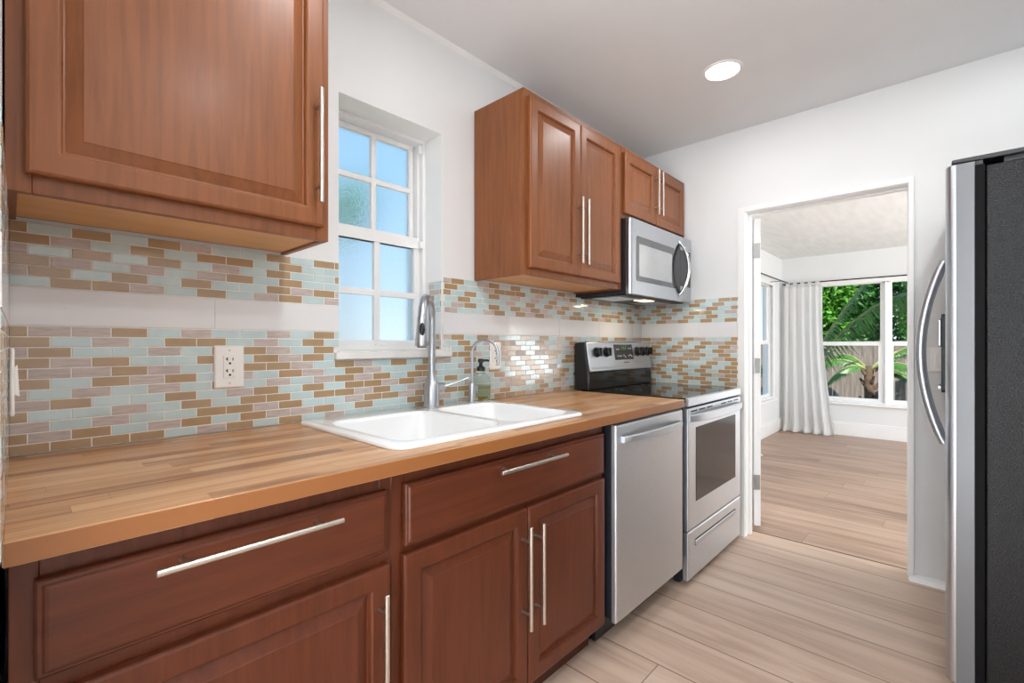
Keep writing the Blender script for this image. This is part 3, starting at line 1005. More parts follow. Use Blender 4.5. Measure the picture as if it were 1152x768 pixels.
tocam = Vector((-0.55, -0.83, 0)).normalized()
b = B()
bmesh.ops.create_uvsphere(b, u_segments=16, v_segments=10, radius=1, matrix=Matrix.Translation(endp - Vector((0, 0, 0.045)) + tocam * 0.0165) @ Matrix.Diagonal((0.010, 0.010, 0.026, 1)))
obj('spray_button', b, M['blackplastic'], hd, smooth=True)
b = B()
tube(b, [(fx + 0.022, fy, fz + 0.075), (fx + 0.06, fy, fz + 0.075), (fx + 0.064, fy, fz + 0.075)], [0.0155, 0.0155, 0.013], 18)
tube(b, [(fx + 0.052, fy - 0.004, fz + 0.075), (fx + 0.075, fy - 0.02, fz + 0.082), (fx + 0.135, fy - 0.06, fz + 0.108)], [0.0085, 0.0075, 0.0055], 12, squash=(1, 0.7))
obj('lever', b, M['steel'], t, smooth=True)

gx, gy = 1.325, 1.470
t = thing('filter_tap', 'thin gooseneck water filter tap standing behind the right sink bowl', 'tap', (gx, gy, fz))
b = B(); lathe(b, (gx, gy, fz), [(0.021, 0), (0.021, 0.004), (0.0145, 0.006), (0.0145, 0.075), (0.012, 0.08), (0.007, 0.083)])
obj('base', b, M['steel'], t, smooth=True)
b = B()
rr = 0.058
dv = Vector((0.42, -0.91, 0)).normalized()
zc = 1.160 - rr
pts = [(gx, gy, fz + 0.08), (gx, gy, fz + 0.13), (gx, gy, zc)]
for k in range(1, 17):
    q = PI * k / 16
    pts.append(tuple(Vector((gx, gy, zc)) + dv * (rr * (1 - math.cos(q))) + Vector((0, 0, rr * math.sin(q)))))
pts.append(tuple(Vector(pts[-1]) - Vector((0, 0, 0.05))))
tube(b, pts, 0.0062, 14)
obj('spout', b, M['steel'], t, smooth=True)
b = B(); tube(b, [(gx + 0.01, gy, fz + 0.05), (gx + 0.026, gy - 0.004, fz + 0.052)], 0.006, 12); tube(b, [(gx + 0.024, gy - 0.004, fz + 0.036), (gx + 0.024, gy - 0.004, fz + 0.066)], [0.004, 0.0055], 10)
obj('lever', b, M['steel'], t, smooth=True)

sx, sy, sz = 1.405, 1.482, CT
sz = top + 0.0006
sx = 1.365
t = thing('soap_bottle', 'clear glass soap pump bottle with black pump behind the right bowl', 'bottle', (1.394, 1.490, sz))
sx, sy = 1.394, 1.490
ell = lambda r, z, n=28, k=0.95: [(sx + r * math.cos(2 * PI * i / n) * 1.0, sy + r * math.sin(2 * PI * i / n) * k, sz + z) for i in range(n)]
b = B(); loft(b, [ell(0.036, 0), ell(0.041, 0.004), ell(0.043, 0.012), ell(0.043, 0.080), ell(0.040, 0.097), ell(0.026, 0.112), ell(0.016, 0.118, k=1), ell(0.015, 0.132, k=1)])
obj('bottle', b, M['bottle'], t, smooth=True)
b = B(); loft(b, [ell(0.034, 0.004), ell(0.039, 0.010), ell(0.0405, 0.015), ell(0.0405, 0.062), ell(0.039, 0.0625)])
obj('liquid_soap', b, M['soap'], t, smooth=True)
b = B(); lathe(b, (sx, sy, sz), [(0.0185, 0.126), (0.0185, 0.142), (0.012, 0.146), (0.008, 0.150), (0.008, 0.162), (0.013, 0.164), (0.013, 0.176), (0.010, 0.179)])
tube(b, [(sx, sy, sz + 0.172), (sx + 0.022, sy - 0.020, sz + 0.172), (sx + 0.026, sy - 0.024, sz + 0.168)], 0.0055, 10)
obj('pump', b, M['blackplastic'], t, smooth=True)

# ------------------------------------------------------------------ outlets and switches
def outlet(label, x0, x1, z0, z1):
    cx, cz = (x0 + x1) / 2, (z0 + z1) / 2
    y = D - 0.0066
    t = thing('wall_outlet', label, 'outlet', (cx, y, cz))
    b = B(); rings_rect(b, x0, x1, z0, z1, [(0, y), (0, y - 0.003), (0.003, y - 0.006), (0.006, y - 0.0065)])
    pl = obj('plate', b, M['plate'], t, bevel=0.0008)
    for s in (-1, 1):
        b = B(); tube(b, [(cx, y - 0.0064, cz + s * 0.048), (cx, y - 0.0075, cz + s * 0.048)], 0.0028, 12); obj('screw', b, M['nickel'], pl)
    b = B(); rings_rect(b, cx - 0.0165, cx + 0.0165, cz - 0.033, cz + 0.033, [(0, y - 0.0062), (0, y - 0.008), (0.001, y - 0.009), (0.002, y - 0.009)])
    rc = obj('receptacle', b, M['plate'], t)
    b = B()
    for s in (-1, 1):
        zc = cz + s * 0.017
        box(b, (cx - 0.0085, y - 0.0094, zc + 0.001), (cx - 0.0055, y - 0.0088, zc + 0.010)); box(b, (cx - 0.0115, y - 0.0094, zc + 0.0045), (cx - 0.0085, y - 0.0088, zc + 0.0068))
        box(b, (cx + 0.0065, y - 0.0094, zc + 0.001), (cx + 0.009, y - 0.0088, zc + 0.009))
        tube(b, [(cx, y - 0.0094, zc - 0.007), (cx, y - 0.0088, zc - 0.007)], 0.0034, 12)
    obj('slots', b, M['slot'], rc)


outlet('white outlet plate on the mosaic wall left of the window', 0.3995, 0.4775, 1.013, 1.138)
outlet('white outlet plate on the mosaic wall behind the filter tap', 1.508, 1.580, 1.022, 1.152)
t = thing('light_switch', 'white switch plate seen edge-on on the left tiled wall', 'light switch', (-0.007, 1.40, 1.06))
b = B(); box(b, (-0.0025, 1.36, 0.998), (0.0045, 1.445, 1.134)); obj('plate', b, M['plate'], t, bevel=0.003)
b = B(); prism(b, [(0.0045, 1.04), (0.0115, 1.035), (0.0085, 1.10), (0.0045, 1.095)], 'y', 1.385, 1.42); obj('rocker', b, M['plate'], t, bevel=0.001)
t = thing('light_switch', 'white switch plate on the wall between the doorway and the refrigerator', 'light switch', (L, 0.036, 1.07))
b = B(); box(b, (L - 0.007, -0.002, 1.012), (L - 0.0003, 0.076, 1.128)); obj('plate', b, M['plate'], t, bevel=0.003)
b = B(); prism(b, [(L - 0.0065, 1.04), (L - 0.0065, 1.10), (L - 0.0095, 1.10), (L - 0.012, 1.04)], 'y', 0.021, 0.053); obj('rocker', b, M['plate'], t, bevel=0.001)


# ------------------------------------------------------------------ appliances
def bow(b, x0, x1, y, z, out, w, h, n=24, lead=0.10):
    """flat bowed handle along x: a strip of height h bulging towards -y"""
    loops = []
    for k in range(n + 1):
        s = k / n
        x = x0 + (x1 - x0) * s
        q = math.sin(PI * s) ** 0.55
        yc = y - out * q
        hh = h * (0.75 + 0.25 * q)
        zz = z - 0.004 * (1 - q)
        loops.append([(x, yc - w / 2, zz - hh / 2 + w * 0.3), (x, yc - w / 2, zz + hh / 2 - w * 0.3), (x, yc - w / 5, zz + hh / 2), (x, yc + w / 2, zz + hh / 2), (x, yc + w / 2, zz - hh / 2), (x, yc - w / 5, zz - hh / 2)])
    loft(b, loops)


# dishwasher
x0, x1, yf = 1.514, 2.098, 0.893
t = thing('dishwasher', 'stainless dishwasher under the worktop between sink cabinet and range', 'dishwasher', ((x0 + x1) / 2, 1.2, 0))
b = B(); box(b, (x0 + 0.003, yf + 0.075, 0.11), (x1 - 0.003, D - 0.02, 0.846)); obj('tub', b, M['navy'], t)
b = B(); box(b, (x0 + 0.002, yf + 0.022, 0.122), (x1 - 0.002, yf + 0.072, 0.848)); obj('door_liner', b, M['navy'], t, bevel=0.002)
b = B(); rings_rect(b, x0, x1, 0.113, 0.842, [(0, yf + 0.021), (0, yf + 0.006), (0.002, yf + 0.002), (0.006, yf)])
dd = obj('door', b, M['steelh'], t, bevel=0.001)
b = B(); bow(b, x0 + 0.045, x1 - 0.03, yf - 0.004, 0.788, 0.036, 0.010, 0.030); obj('handle', b, M['steelh'], dd, smooth=True)
b = B(); box(b, (x0 + 0.004, yf + 0.004, 0.8425), (x1 - 0.004, yf + 0.072, 0.8495)); obj('control_strip', b, M['blackplastic'], t)
b = B(); box(b, (x0 + 0.002, 0.985, 0.012), (x1 - 0.002, 0.999, 0.108)); tp = obj('toe_panel', b, M['blackplastic'], t)
for fx_ in (x0 + 0.03, x1 - 0.04):
    b = B(); tube(b, [(fx_, 1.03, 0), (fx_, 1.03, 0.008), (fx_, 1.03, 0.009), (fx_, 1.03, 0.11)], [0.018, 0.018, 0.007, 0.007], 12); obj('foot', b, M['blackplastic'], t)

# range
x0, x1, yf = 2.162, 2.908, 0.895
t = thing('range', 'stainless electric range with black glass cooktop beside the doorway', 'stove', ((x0 + x1) / 2, 1.2, 0))
b = B(); box(b, (x0, yf + 0.028, 0.03), (x1, 1.535, 0.862)); obj('body', b, M['navy'], t, bevel=0.002)
for px in (x0 + 0.04, x1 - 0.04):
    for py in (yf + 0.07, 1.48):
        b = B(); tube(b, [(px, py, 0), (px, py, 0.03)], 0.018, 12); obj('foot', b, M['blackplastic'], t)
b = B(); box(b, (x0 + 0.004, yf + 0.014, 0.8625), (x1 - 0.004, 1.50, 0.886)); ck = obj('cooktop', b, M['glasstop'], t, bevel=0.002)
b = B()
for cx, cy, r in ((x0 + 0.19, 1.06, 0.085), (x0 + 0.19, 1.31, 0.07), (x1 - 0.19, 1.06, 0.07), (x1 - 0.19, 1.31, 0.095)):
    for q in (r, r * 0.6):
        b = B()
        v = [[b.verts.new((cx + (q + s) * math.cos(2 * PI * k / 40), cy + (q + s) * math.sin(2 * PI * k / 40), 0.8864)) for k in range(40)] for s in (0, 0.0018)]
        for k in range(40):
            b.faces.new((v[0][k], v[0][(k + 1) % 40], v[1][(k + 1) % 40], v[1][k]))
        obj('burner_ring', b, M['burner'], ck)
b = B(); prism(b, [(yf - 0.002, 0.848), (yf + 0.027, 0.848), (yf + 0.027, 0.8624), (yf + 0.0135, 0.8624), (yf + 0.0135, 0.8875), (yf + 0.004, 0.8875), (yf - 0.002, 0.882)], 'x', x0, x1)
obj('front_trim', b, M['steelh'], t, bevel=0.0015)
# oven door
b = B()
wx0, wx1, wz0, wz1 = 2.252, 2.818, 0.385, 0.742
rings_rect(b, x0, x1, 0.262, 0.838, [(0, yf + 0.026), (0, yf + 0.005), (0.002, yf + 0.0015), (0.006, yf)])
od = obj('oven_door', b, M['steelh'], t, bevel=0.001)
b = B(); rings_rect(b, wx0, wx1, wz0, wz1, [(0, yf + 0.004), (0, yf - 0.0012), (0.002, yf - 0.002), (0.004, yf - 0.002)])
obj('oven_window', b, M['ovenglass'], od)
b = B(); bow(b, x0 + 0.012, x1 - 0.012, yf - 0.002, 0.795, 0.045, 0.014, 0.042); obj('handle', b, M['steelh'], od, smooth=True)
b = B()
for k in range(7):
    if k == 3: continue
    xx = x0 + 0.03 + k * 0.1
    b = B(); box(b, (xx, yf - 0.0012, 0.820), (xx + 0.075, yf + 0.002, 0.826)); obj('vent_slot', b, M['slot'], od)
b = B()
rings_rect(b, x0, x1, 0.03, 0.256, [(0, yf + 0.026), (0, yf + 0.005), (0.002, yf + 0.0015), (0.006, yf)])
dw = obj('drawer', b, M['steelh'], t, bevel=0.001)
b = B(); box(b, (wx0 - 0.01, yf - 0.0006, 0.176), (wx1, yf + 0.002, 0.206)); gp = obj('drawer_recess', b, M['blackplastic'], dw)
b = B(); prism(b, [(yf - 0.001, 0.174), (yf - 0.007, 0.178), (yf - 0.005, 0.197), (yf - 0.001, 0.200)], 'x', wx0 - 0.01, wx1 - 0.012); obj('drawer_lip', b, M['steel'], dw, bevel=0.001)
# backguard
b = B(); box(b, (x0 + 0.012, 1.452, 0.8865), (x1 - 0.012, 1.538, 0.985)); obj('backguard_panel', b, M['glasstop'], t, bevel=0.004)
b = B(); prism(b, [(1.442, 0.985), (1.540, 0.985), (1.540, 1.146), (1.53, 1.152), (1.478, 1.155), (1.470, 1.150), (1.448, 1.012), (1.440, 0.996)], 'x', x0 + 0.012, x1 - 0.012)
cp = obj('control_panel', b, M['steel'], t, bevel=0.003)
for a0, a1 in ((x0, x0 + 0.0115), (x1 - 0.0115, x1)):
    b = B(); prism(b, [(1.452, 0.887), (1.541, 0.887), (1.541, 1.145), (1.52, 1.150), (1.480, 1.150), (1.456, 1.0)], 'x', a0, a1)
    obj('end_cap', b, M['blackplastic'], t, bevel=0.003)


def panel_pt(x, z, d=0.0):      # sloped face of the control panel, from (1.448,1.012) to (1.470,1.150)
    s = (z - 1.012) / 0.138
    n = Vector((0, -0.9875, 0.1575))
    return Vector((x, 1.448 + 0.022 * s, z)) + n * d


def panel_quad(b, xa, xb, za, zb, d0, d1):
    v = [b.verts.new(panel_pt(x, z, d)) for d in (d0, d1) for x, z in ((xa, za), (xb, za), (xb, zb), (xa, zb))]
    for f in ((3, 2, 1, 0), (4, 5, 6, 7), (0, 1, 5, 4), (1, 2, 6, 5), (2, 3, 7, 6), (3, 0, 4, 7)):
        b.faces.new([v[i] for i in f])


for kx in (2.262, 2.362, 2.728, 2.800, 2.868):
    b = B(); tube(b, [panel_pt(kx, 1.094, 0), panel_pt(kx, 1.094, 0.004), panel_pt(kx, 1.094, 0.005), panel_pt(kx, 1.094, 0.026), panel_pt(kx, 1.094, 0.028)], [0.030, 0.030, 0.026, 0.023, 0.019], 24)
    v0 = panel_pt(kx, 1.094, 0.028)
    box(b, (kx - 0.005, v0.y - 0.008, 1.094 - 0.020), (kx + 0.005, v0.y + 0.002, 1.094 + 0.026))
    obj('knob', b, M['blackplastic'], cp, smooth=True)
b = B(); panel_quad(b, 2.452, 2.670, 1.046, 1.138, -0.002, 0.0015); ds = obj('display', b, M['darkglass'], cp)
b = B()
for k in range(3):
    panel_quad(b, 2.540 + k * 0.020, 2.553 + k * 0.020, 1.108, 1.126, 0.001, 0.0022)
obj('clock_digits', b, M['green'], ds)
for xx, zz in ((2.475, 1.106), (2.495, 1.106), (2.620, 1.110), (2.642, 1.110), (2.480, 1.066), (2.50, 1.066), (2.518, 1.066), (2.552, 1.070), (2.566, 1.060), (2.61, 1.066), (2.63, 1.07), (2.645, 1.064)):
    b = B(); panel_quad(b, xx, xx + 0.012, zz, zz + 0.006, 0.001, 0.0022); obj('button_print', b, M['legend'], ds)
b = B()
for k in range(6):
    panel_quad(b, 2.545 + k * 0.011, 2.553 + k * 0.011, 1.026, 1.033, 0.0002, 0.001)
obj('maker_mark', b, M['mark'], cp)

# microwave
x0, x1, yf = 2.186, 2.955, 1.205
z0, z1 = 1.402, 1.798
t = thing('microwave', 'stainless over-the-range microwave under the short wall cabinet', 'microwave', ((x0 + x1) / 2, 1.38, z0))
b = B(); box(b, (x0, yf + 0.03, z0 + 0.004), (x1, D - 0.0075, z1)); bd = obj('body', b, M['navy'], t, bevel=0.002)
b = B(); prism(b, [(x0 + 0.001, yf + 0.029), (x0 + 0.001, yf + 0.012), (x0 + 0.006, yf + 0.003), (x0 + 0.016, yf), (2.789, yf), (2.789, yf + 0.029)], 'z', z0, z1)
mdoor = obj('door', b, M['steel'], t, bevel=0.001)
b = B(); box(b, (2.7905, yf, z0), (x1, yf + 0.029, z1)); pn = obj('control_panel', b, M['steel'], t, bevel=0.002)
b = B(); rings_rect(b, 2.793, x1 - 0.014, z0 + 0.095, z1 - 0.08, [(0, yf + 0.001), (0, yf - 0.001), (0.001, yf - 0.0015)]); obj('keypad', b, M['darkglass'], pn)
b = B(); prism(b, rrect(2.243, 2.735, 1.474, 1.712, 0.014), 'y', yf - 0.0014, yf + 0.002); wn_ = obj('door_glass', b, M['mwglass'], mdoor)
b = B(); prism(b, rrect(2.272, 2.672, 1.502, 1.672, 0.004), 'y', yf - 0.0022, yf - 0.0012); obj('screen', b, M['mwscreen'], wn_)
b = B()      # dark lens-shaped grip recess behind the handle
pts = []
for k in range(17):
    s = k / 16
    pts.append((2.780 - 0.100 * math.sin(PI * s) ** 0.8, 1.440 + 0.320 * s))
pts += [(2.786, 1.76), (2.786, 1.44)]
prism(b, pts, 'y', yf - 0.004, yf - 0.0005); obj('grip_recess', b, M['darkglass'], mdoor)
b = B()
pts, rd = [], []
for k in range(25):
    s = k / 24
    q = math.sin(PI * s) ** 0.7
    pts.append((2.773 + 0.012 * q, yf - 0.004 - 0.052 * q, 1.440 + 0.318 * s)); rd.append(0.011)
tube(b, pts, rd, 16, squash=(1.15, 0.9)); obj('handle', b, M['chrome'], mdoor, smooth=True)
b = B(); box(b, (x0 + 0.02, yf + 0.04, z0 - 0.004), (x1 - 0.02, D - 0.03, z0 + 0.0038)); bt = obj('underside', b, M['blackplastic'], t)
b = B(); box(b, (2.50, 1.29, z0 - 0.007), (2.62, 1.36, z0 - 0.0042)); obj('lamp_lens', b, M['hoodlamp'], bt)
for xa, xb in ((2.24, 2.46), (2.66, 2.90)):
    b = B()
    for k in range(9):
        box(b, (xa, 1.31 + k * 0.02, z0 - 0.0065), (xb, 1.318 + k * 0.02, z0 - 0.0042))
    box(b, (xa + 0.1, 1.305, z0 - 0.006), (xa + 0.11, 1.485, z0 - 0.0045))
    obj('filter_grille', b, M['steelh'], bt)
lt = add_light('hood_light', 'AREA', (2.56, 1.325, z0 - 0.012), 0.7, (1, 0.80, 0.55), (0, 0, -1), shape='RECTANGLE', size=0.11, size_y=0.06)

# refrigerator
xf, yfd = 2.05, 0.012
t = thing('refrigerator', 'stainless side-by-side refrigerator with black pebbled side at the right edge', 'refrigerator', (2.5, -0.35, 0))
b = B(); box(b, (xf + 0.003, -0.80, 0.03), (2.948, -0.080, 1.695)); obj('body', b, M['pebble'], t, bevel=0.004)
for px in (xf + 0.06, 2.89):
    for py in (-0.74, -0.12):
        b = B(); tube(b, [(px, py, 0), (px, py, 0.03)], 0.022, 12); obj('foot', b, M['blackplastic'], t)
b = B(); box(b, (xf + 0.008, -0.078, 0.075), (2.944, -0.0565, 1.70)); obj('gasket', b, M['gasket'], t)
for a0, a1, hx, hn in ((xf, 2.543, 2.488, 'near'), (2.549, 2.950, 2.602, 'far')):
    b = B()
    prism(b, [(a0, -0.056), (a0, -0.013), (a0 + 0.004, 0.000), (a0 + 0.016, 0.009), (a0 + 0.04, yfd), (a1 - 0.04, yfd), (a1 - 0.016, 0.009), (a1 - 0.004, 0.0), (a1, -0.013), (a1, -0.056)], 'z', 0.065, 1.712)
    for f in b.faces:
        f.normal_update()
        if abs(f.normal.y) < 0.2: f.material_index = 1
    fd = obj('door', b, [M['steel'], M['edge']], t, bevel=0.0015, bang=30)
    b = B()
    pts, rd = [], []
    for k in range(33):
        s = k / 32
        q = math.sin(PI * s)
        pts.append((hx, yfd + 0.006 + 0.070 * q ** 0.85, 0.755 + 0.71 * s)); rd.append(0.0135 if 1 < k < 31 else 0.012)
    tube(b, pts, rd, 16, squash=(1.1, 0.9)); obj('handle', b, M['steel'], fd, smooth=True)
    if hn == 'far':
        b = B(); prism(b, rrect(2.665, 2.865, 0.938, 1.268, 0.012), 'y', yfd + 0.0002, yfd + 0.016); dsp = obj('dispenser', b, M['blackplastic'], fd, bevel=0.002)
        b = B(); prism(b, rrect(2.685, 2.845, 1.13, 1.25, 0.008), 'y', yfd + 0.0162, yfd + 0.026); obj('dispenser_panel', b, M['steel'], dsp, bevel=0.003)
        b = B(); box(b, (2.70, yfd + 0.0162, 0.95), (2.83, yfd + 0.028, 0.965)); obj('drip_tray', b, M['steel'], dsp, bevel=0.002)
b = B(); box(b, (xf + 0.01, -0.078, 0.012), (2.94, -0.03, 0.062)); obj('base_grille', b, M['blackplastic'], t, bevel=0.002)
b = B(); prism(b, [(-0.002, 1.716), (-0.004, 1.728), (-0.30, 1.7275), (-0.79, 1.7275), (-0.79, 1.7135), (-0.08, 1.7135)], 'x', xf + 0.002, 2.946)
obj('hinge_cover', b, M['blackplastic'], t, bevel=0.002)
b = B(); box(b, (xf + 0.006, -0.074, 1.7005), (xf + 0.05, -0.05, 1.7125)); box(b, (2.895, -0.074, 1.7005), (2.94, -0.05, 1.7125)); box(b, (xf + 0.02, -0.78, 1.6955), (2.93, -0.12, 1.7130))
obj('top_spacer', b, M['blackplastic'], t)


# ------------------------------------------------------------------ ceiling cans
def can(x, y, z, label, watts):
    t = thing('recessed_light', label, 'ceiling light', (x, y, z))
    b = B(); lathe(b, (x, y, z), [(0.088, -0.0005), (0.087, -0.004), (0.080, -0.007), (0.074, -0.006), (0.072, -0.002), (0.072, -0.0006)], 48, cap=False); obj('trim_ring', b, M['trim'], t, smooth=True)
    b = B(); lathe(b, (x, y, z), [(0.071, -0.0008), (0.071, -0.003), (0.05, -0.0045), (0.02, -0.005)], 48); obj('lens', b, M['lamp'], t, smooth=True)
    lo = add_light('recessed_lamp', 'AREA', (0, 0, -0.012), watts, (0.97, 0.985, 1.0), (0, 0, -1), shape='DISK', size=0.14)
    lo.parent = t


can(2.272, 0.778, CEIL, 'lit round recessed light in the kitchen ceiling before the doorway', CAN_W)
can(0.66, 0.778, CEIL, 'lit round recessed light in the ceiling over the left end of the worktop', CAN_W)
can(2.272, -0.25, CEIL, 'lit round recessed light in the ceiling near the refrigerator', CAN_W * 0.9)
can(0.66, -0.25, CEIL, 'lit round recessed light in the middle of the kitchen ceiling', CAN_W * 1.9)

# ------------------------------------------------------------------ curtains
def curtain(label, p0, p1, ztop, n_waves, amp, flare, bottom_amp, seed, face):
    """gathered cloth hanging from p0 to p1 (xy); face = xy direction into the room"""
    rnd = random.Random(seed)
    p0, p1, face = Vector(p0), Vector(p1), Vector(face).normalized()
    t = thing('curtain', label, 'curtain', ((p0.x + p1.x) / 2, (p0.y + p1.y) / 2, 0.0))
    b = B()
    nu, nv = n_waves * 12, 40
    ph = [rnd.uniform(-0.5, 0.5) for _ in range(n_waves + 2)]
    g = {}
    for j in range(nv + 1):
        w = j / nv            # 0 top, 1 floor
        z = ztop * (1 - w) + 0.006
        for i in range(nu + 1):
            s = i / nu
            q = s * n_waves * 2 * PI + 0.8 * math.sin(2.3 * s * PI + w * 1.2)
            a = amp * (0.5 + 0.6 * w) + bottom_amp * max(0, w - 0.75) * 4 * 0.4
            base = p0 + (p1 - p0) * (s + flare * (s ** 1.5) * w ** 2.2)
            kick = 0.10 * max(0, (w - 0.93) / 0.07) ** 2 * (0.4 + 0.6 * abs(math.sin(q * 0.5)))
            off = a * math.sin(q) + 0.35 * a * math.sin(2.1 * q + 1 + 2 * w) + kick
            x, y = base + face * off
            g[i, j] = b.verts.new((x, y, z + 0.012 * kick / 0.1 * abs(math.sin(q))))
    for j in range(nv):
        for i in range(nu):
            b.faces.new((g[i, j], g[i, j + 1], g[i + 1, j + 1], g[i + 1, j]))
    o = obj('cloth', b, M['curtain'], t, smooth=True, angle=180)
    sm = o.modifiers.new('cloth_thickness', 'SOLIDIFY'); sm.thickness = 0.002
    for k in range(n_waves):
        s = (k + 0.5) / n_waves
        c = p0 + (p1 - p0) * s
        b = B()
        along = (p1 - p0).normalized() * 0.022
        ring = []
        for q in range(13):
            a = 2 * PI * q / 12
            ring.append((c.x + face.x * 0.015 * math.cos(a), c.y + face.y * 0.015 * math.cos(a), ztop + 0.012 + 0.03 * math.sin(a) * 0.9))
        r0 = [b.verts.new((p[0] - along.x, p[1] - along.y, p[2])) for p in ring[:-1]]
        r1 = [b.verts.new((p[0] + along.x, p[1] + along.y, p[2])) for p in ring[:-1]]
        for q in range(12):
            b.faces.new((r0[q], r0[(q + 1) % 12], r1[(q + 1) % 12], r1[q]))
        o2 = obj('tab', b, M['curtain'], t, smooth=True, angle=180)
    return t


RZ = 1.925
curtain('long white tab-top curtain gathered in the far room corner', (6.965, 1.60), (6.965, 1.185), RZ - 0.03, 5, 0.018, 0.38, 0.03, 3, (-1, 0))
curtain('white curtain half hidden behind the open door in the far room', (4.55, 1.535), (5.20, 1.535), RZ - 0.03, 9, 0.035, 0.06, 0.09, 8, (0, -1))
t = thing('curtain_rod', 'thin dark curtain rod above the far window', 'curtain rod', (6.965, 0.7, RZ))
b = B(); tube(b, [(6.965, 1.62, RZ), (6.965, -0.3, RZ)], 0.008, 12); obj('rod', b, M['rod'], t, smooth=True)
for yy in (1.60, -0.22):
    b = B(); box(b, (6.96, yy - 0.006, RZ - 0.012), (FX - 0.0005, yy + 0.006, RZ - 0.006)); box(b, (FX - 0.006, yy - 0.012, RZ - 0.035), (FX - 0.0003, yy + 0.012, RZ + 0.02)); obj('bracket', b, M['rod'], t)
t = thing('curtain_rod', 'thin dark curtain rod above the side window behind the open door', 'curtain rod', (5.8, 1.535, RZ))
b = B(); tube(b, [(4.5, 1.535, RZ), (6.86, 1.535, RZ)], 0.008, 12); obj('rod', b, M['rod'], t, smooth=True)
for xx in (4.7, 6.5):
    b = B(); box(b, (xx - 0.006, 1.53, RZ - 0.012), (xx + 0.006, FY - 0.0005, RZ - 0.006)); box(b, (xx - 0.012, FY - 0.006, RZ - 0.035), (xx + 0.012, FY - 0.0003, RZ + 0.02)); obj('bracket', b, M['rod'], t)

# ------------------------------------------------------------------ garden outside
GZ = -0.35
b = B(); box(b, (-20, -20, GZ - 0.1), (30, 30, GZ)); struct('ground', b, M['ground'])
t = thing('wooden_fence', 'weathered grey board fence in the garden beyond the far window', 'fence', (9.7, 0.9, GZ))
rnd = random.Random(4)
y = -1.6
while y < 3.9:
    w = rnd.uniform(0.135, 0.145)
    b = B(); dxx = rnd.uniform(-0.004, 0.004)
    prism(b, [(y, GZ + 0.02), (y + w - 0.005, GZ + 0.02), (y + w - 0.005, 1.16 + rnd.uniform(-.012, .012)), (y + w - 0.03, 1.19), (y + 0.025, 1.19), (y, 1.165)], 'x', 9.70 + dxx, 9.72 + dxx)
    obj('board', b, M['fence'], t)
    y += w
for zz in (0.0, 0.95):
    b = B(); box(b, (9.727, -1.6, zz), (9.765, 3.9, zz + 0.09)); obj('rail', b, M['fence'], t)
for yy in (-1.5, 0.9, 3.3):
    b = B(); box(b, (9.766, yy, GZ), (9.85, yy + 0.09, 1.15)); obj('post', b, M['fence'], t)


def leafy(name, label, c, r, n, mat, seed, size=(0.04, 0.085), trunk=True, cat='tree'):
    rnd = random.Random(seed)
    t = thing(name, label, cat, (c[0], c[1], GZ))
    b = B()
    blobs = [(Vector((rnd.uniform(-.55, .55) * r[0], rnd.uniform(-.6, .6) * r[1], rnd.uniform(-.6, .6) * r[2])), rnd.uniform(0.3, 0.55)) for _ in range(14)]
    for _ in range(n):
        bc, br = rnd.choice(blobs)
        d = Vector((rnd.gauss(0, 1), rnd.gauss(0, 1), rnd.gauss(0, 1))).normalized() * (rnd.random() ** 0.35)
        p = Vector(c) + bc + Vector((d.x * r[0] * br, d.y * r[1] * br, d.z * r[2] * br))
        s = rnd.uniform(*size)
        ax = Vector((rnd.gauss(0, 1), rnd.gauss(0, 1), rnd.gauss(-0.3, 0.7))).normalized()
        up = ax.cross(Vector((rnd.gauss(0, 1), rnd.gauss(0, 1), rnd.gauss(0, 1)))).normalized()
        nn = ax.cross(up)
        v = [b.verts.new(p + q) for q in (-ax * s, up * s * 0.42 - ax * s * .15 + nn * s * 0.1, ax * s, -up * s * 0.42 - ax * s * .15 + nn * s * 0.1)]
        b.faces.new((v[0], v[1], v[2])); b.faces.new((v[0], v[2], v[3]))
    obj('crown', b, M[mat], t, recalc=False)
    b = B(); tube(b, [(c[0], c[1], GZ), (c[0] + 0.05, c[1] + 0.04, (GZ + c[2]) / 2), (c[0], c[1], c[2] + 0.2 * r[2])], [0.09, 0.07, 0.03], 10)
    obj('trunk', b, M['bark'], t, smooth=True)
    return t


leafy('leafy_tree', 'bright green leafy tree beyond the fence at the curtain side', (10.9, 1.85, 2.1), (0.55, 0.65, 1.3), 9000, 'leaf', 11)
leafy('leafy_tree', 'green leafy tree beyond the fence in the narrow right window', (10.9, 0.15, 2.1), (0.6, 0.65, 1.4), 8000, 'leaf', 13)
leafy('leafy_tree', 'deep green leafy tree beyond the fence behind the palm', (12.6, 1.2, 2.3), (0.8, 1.3, 1.7), 9500, 'leafdark', 12)
leafy('leafy_tree', 'green tree showing blurred through the frosted kitchen window', (2.62, 5.2, 2.72), (0.32, 0.3, 0.42), 700, 'leaf', 15)

# palm in front of the fence
PX, PY = 9.0, 0.885
t = thing('palm', 'palm with long arching fronds in front of the garden fence', 'palm tree', (PX, PY, GZ))
b = B(); tube(b, [(PX, PY, GZ), (PX + 0.01, PY + 0.02, 0.0), (PX, PY + 0.02, 0.3), (PX, PY + 0.03, 0.62), (PX, PY + 0.03, 0.8)], [0.11, 0.07, 0.065, 0.06, 0.045], 14)
rnd = random.Random(7)
for k in range(16):       # cut leaf bases
    a = k * 2.4; z = -0.1 + k * 0.055
    p = Vector((PX + 0.06 * math.cos(a), PY + 0.02 + 0.06 * math.sin(a), z))
    tube(b, [p, p + Vector((0.07 * math.cos(a), 0.07 * math.sin(a), 0.10))], [0.03, 0.015], 6)
obj('trunk', b, M['bark'], t, smooth=True)


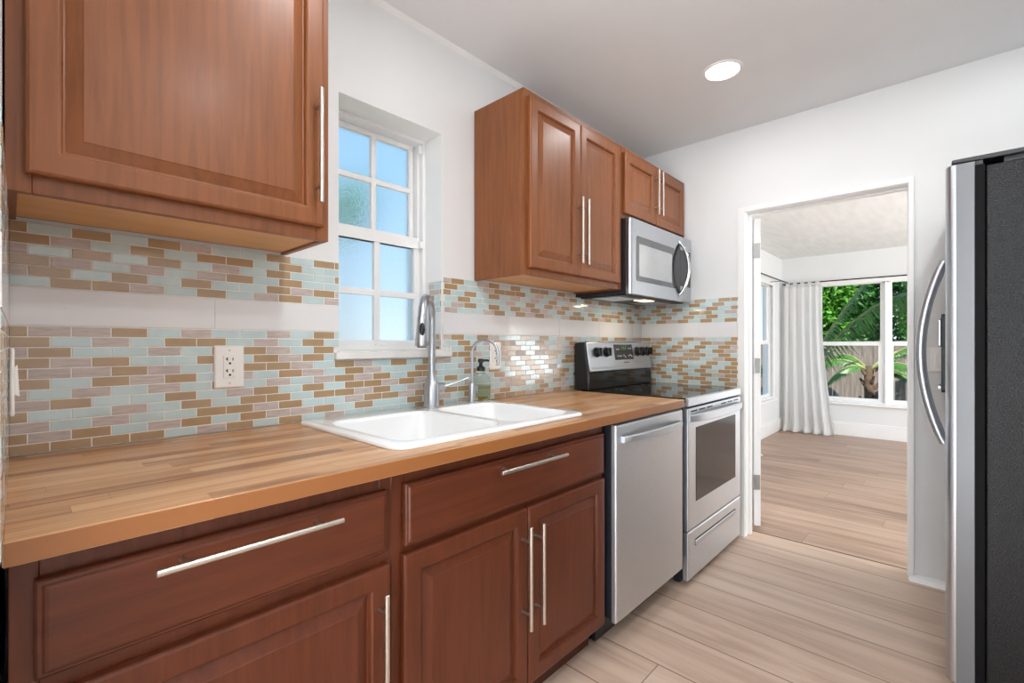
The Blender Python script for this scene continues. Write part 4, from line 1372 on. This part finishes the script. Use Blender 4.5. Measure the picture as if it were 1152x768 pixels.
def frond(root, origin, direction, length, rise, droop, seed, lw=0.13, hang=0.5):
    rnd = random.Random(seed)
    d = Vector((direction[0], direction[1], 0)).normalized()
    o0 = Vector(origin)
    n = 40
    pts = [o0 + d * (length * k / n) + Vector((0, 0, rise * k / n - droop * (k / n) ** 2)) for k in range(n + 1)]
    b = B()
    tube(b, pts, [0.018 * (1 - 0.85 * k / n) + 0.002 for k in range(n + 1)], 6, mi=1)
    for k in range(5, n):
        for h in (0.0, 0.5):
            s = (k + h) / n
            p = pts[k].lerp(pts[k + 1], h)
            tg = (pts[k + 1] - pts[k]).normalized()
            side = tg.cross(Vector((0, 0, 1))).normalized()
            nrm = side.cross(tg)
            ll = lw * math.sin(PI * min(1, 0.22 + s * 0.8)) * rnd.uniform(0.8, 1.1) + 0.04
            for sg in (-1, 1):
                dirl = (side * sg * 0.75 + tg * 0.7 - nrm * 0.35 + Vector((rnd.uniform(-.08, .08),) * 3)).normalized()
                tip = p + dirl * ll - Vector((0, 0, hang * ll))
                wv = tg * 0.011
                m_ = p + dirl * ll * 0.5
                b.faces.new([b.verts.new(q) for q in (p - wv * .6, m_ - wv, tip, m_ + wv, p + wv * .6)])
    obj('frond', b, [M['palm'], M['palmrib']], root, recalc=False)


CR = (PX, PY + 0.03, 0.72)
for i, a in enumerate([((0.06, -1), 1.5, 1.5, 0.9), ((0.05, 1), 1.0, 0.9, 1.2), ((-0.3, -0.9), 0.9, 0.75, 1.0), ((0.35, 0.6), 0.8, 1.0, 1.0), ((-0.3, 0.5), 0.6, 0.5, 0.75),
                       ((0.35, -0.6), 0.9, 1.1, 0.9), ((0.2, -1), 0.8, 0.35, 0.75)]):
    frond(t, CR, *a, 40 + i)
t = thing('palm', 'palm frond sweeping up across the far window from behind the curtain', 'palm tree', (7.8, 1.80, GZ))
b = B(); tube(b, [(7.8, 1.80, GZ), (7.8, 1.79, 0.0), (7.8, 1.76, 0.22)], [0.09, 0.075, 0.05], 12); obj('trunk', b, M['bark'], t, smooth=True)
for i, a in enumerate([((0.0, -1), 1.95, 4.14, 2.66, 3, 0.36, 0.7), ((0.05, -1), 1.35, 3.3, 1.0, 5, 0.22), ((0.1, 1), 1.2, 1.3, 1.2, 6), ((0.05, 0.8), 0.9, 1.8, 0.8, 7)]):
    frond(t, (7.8, 1.75, 0.2), *a)
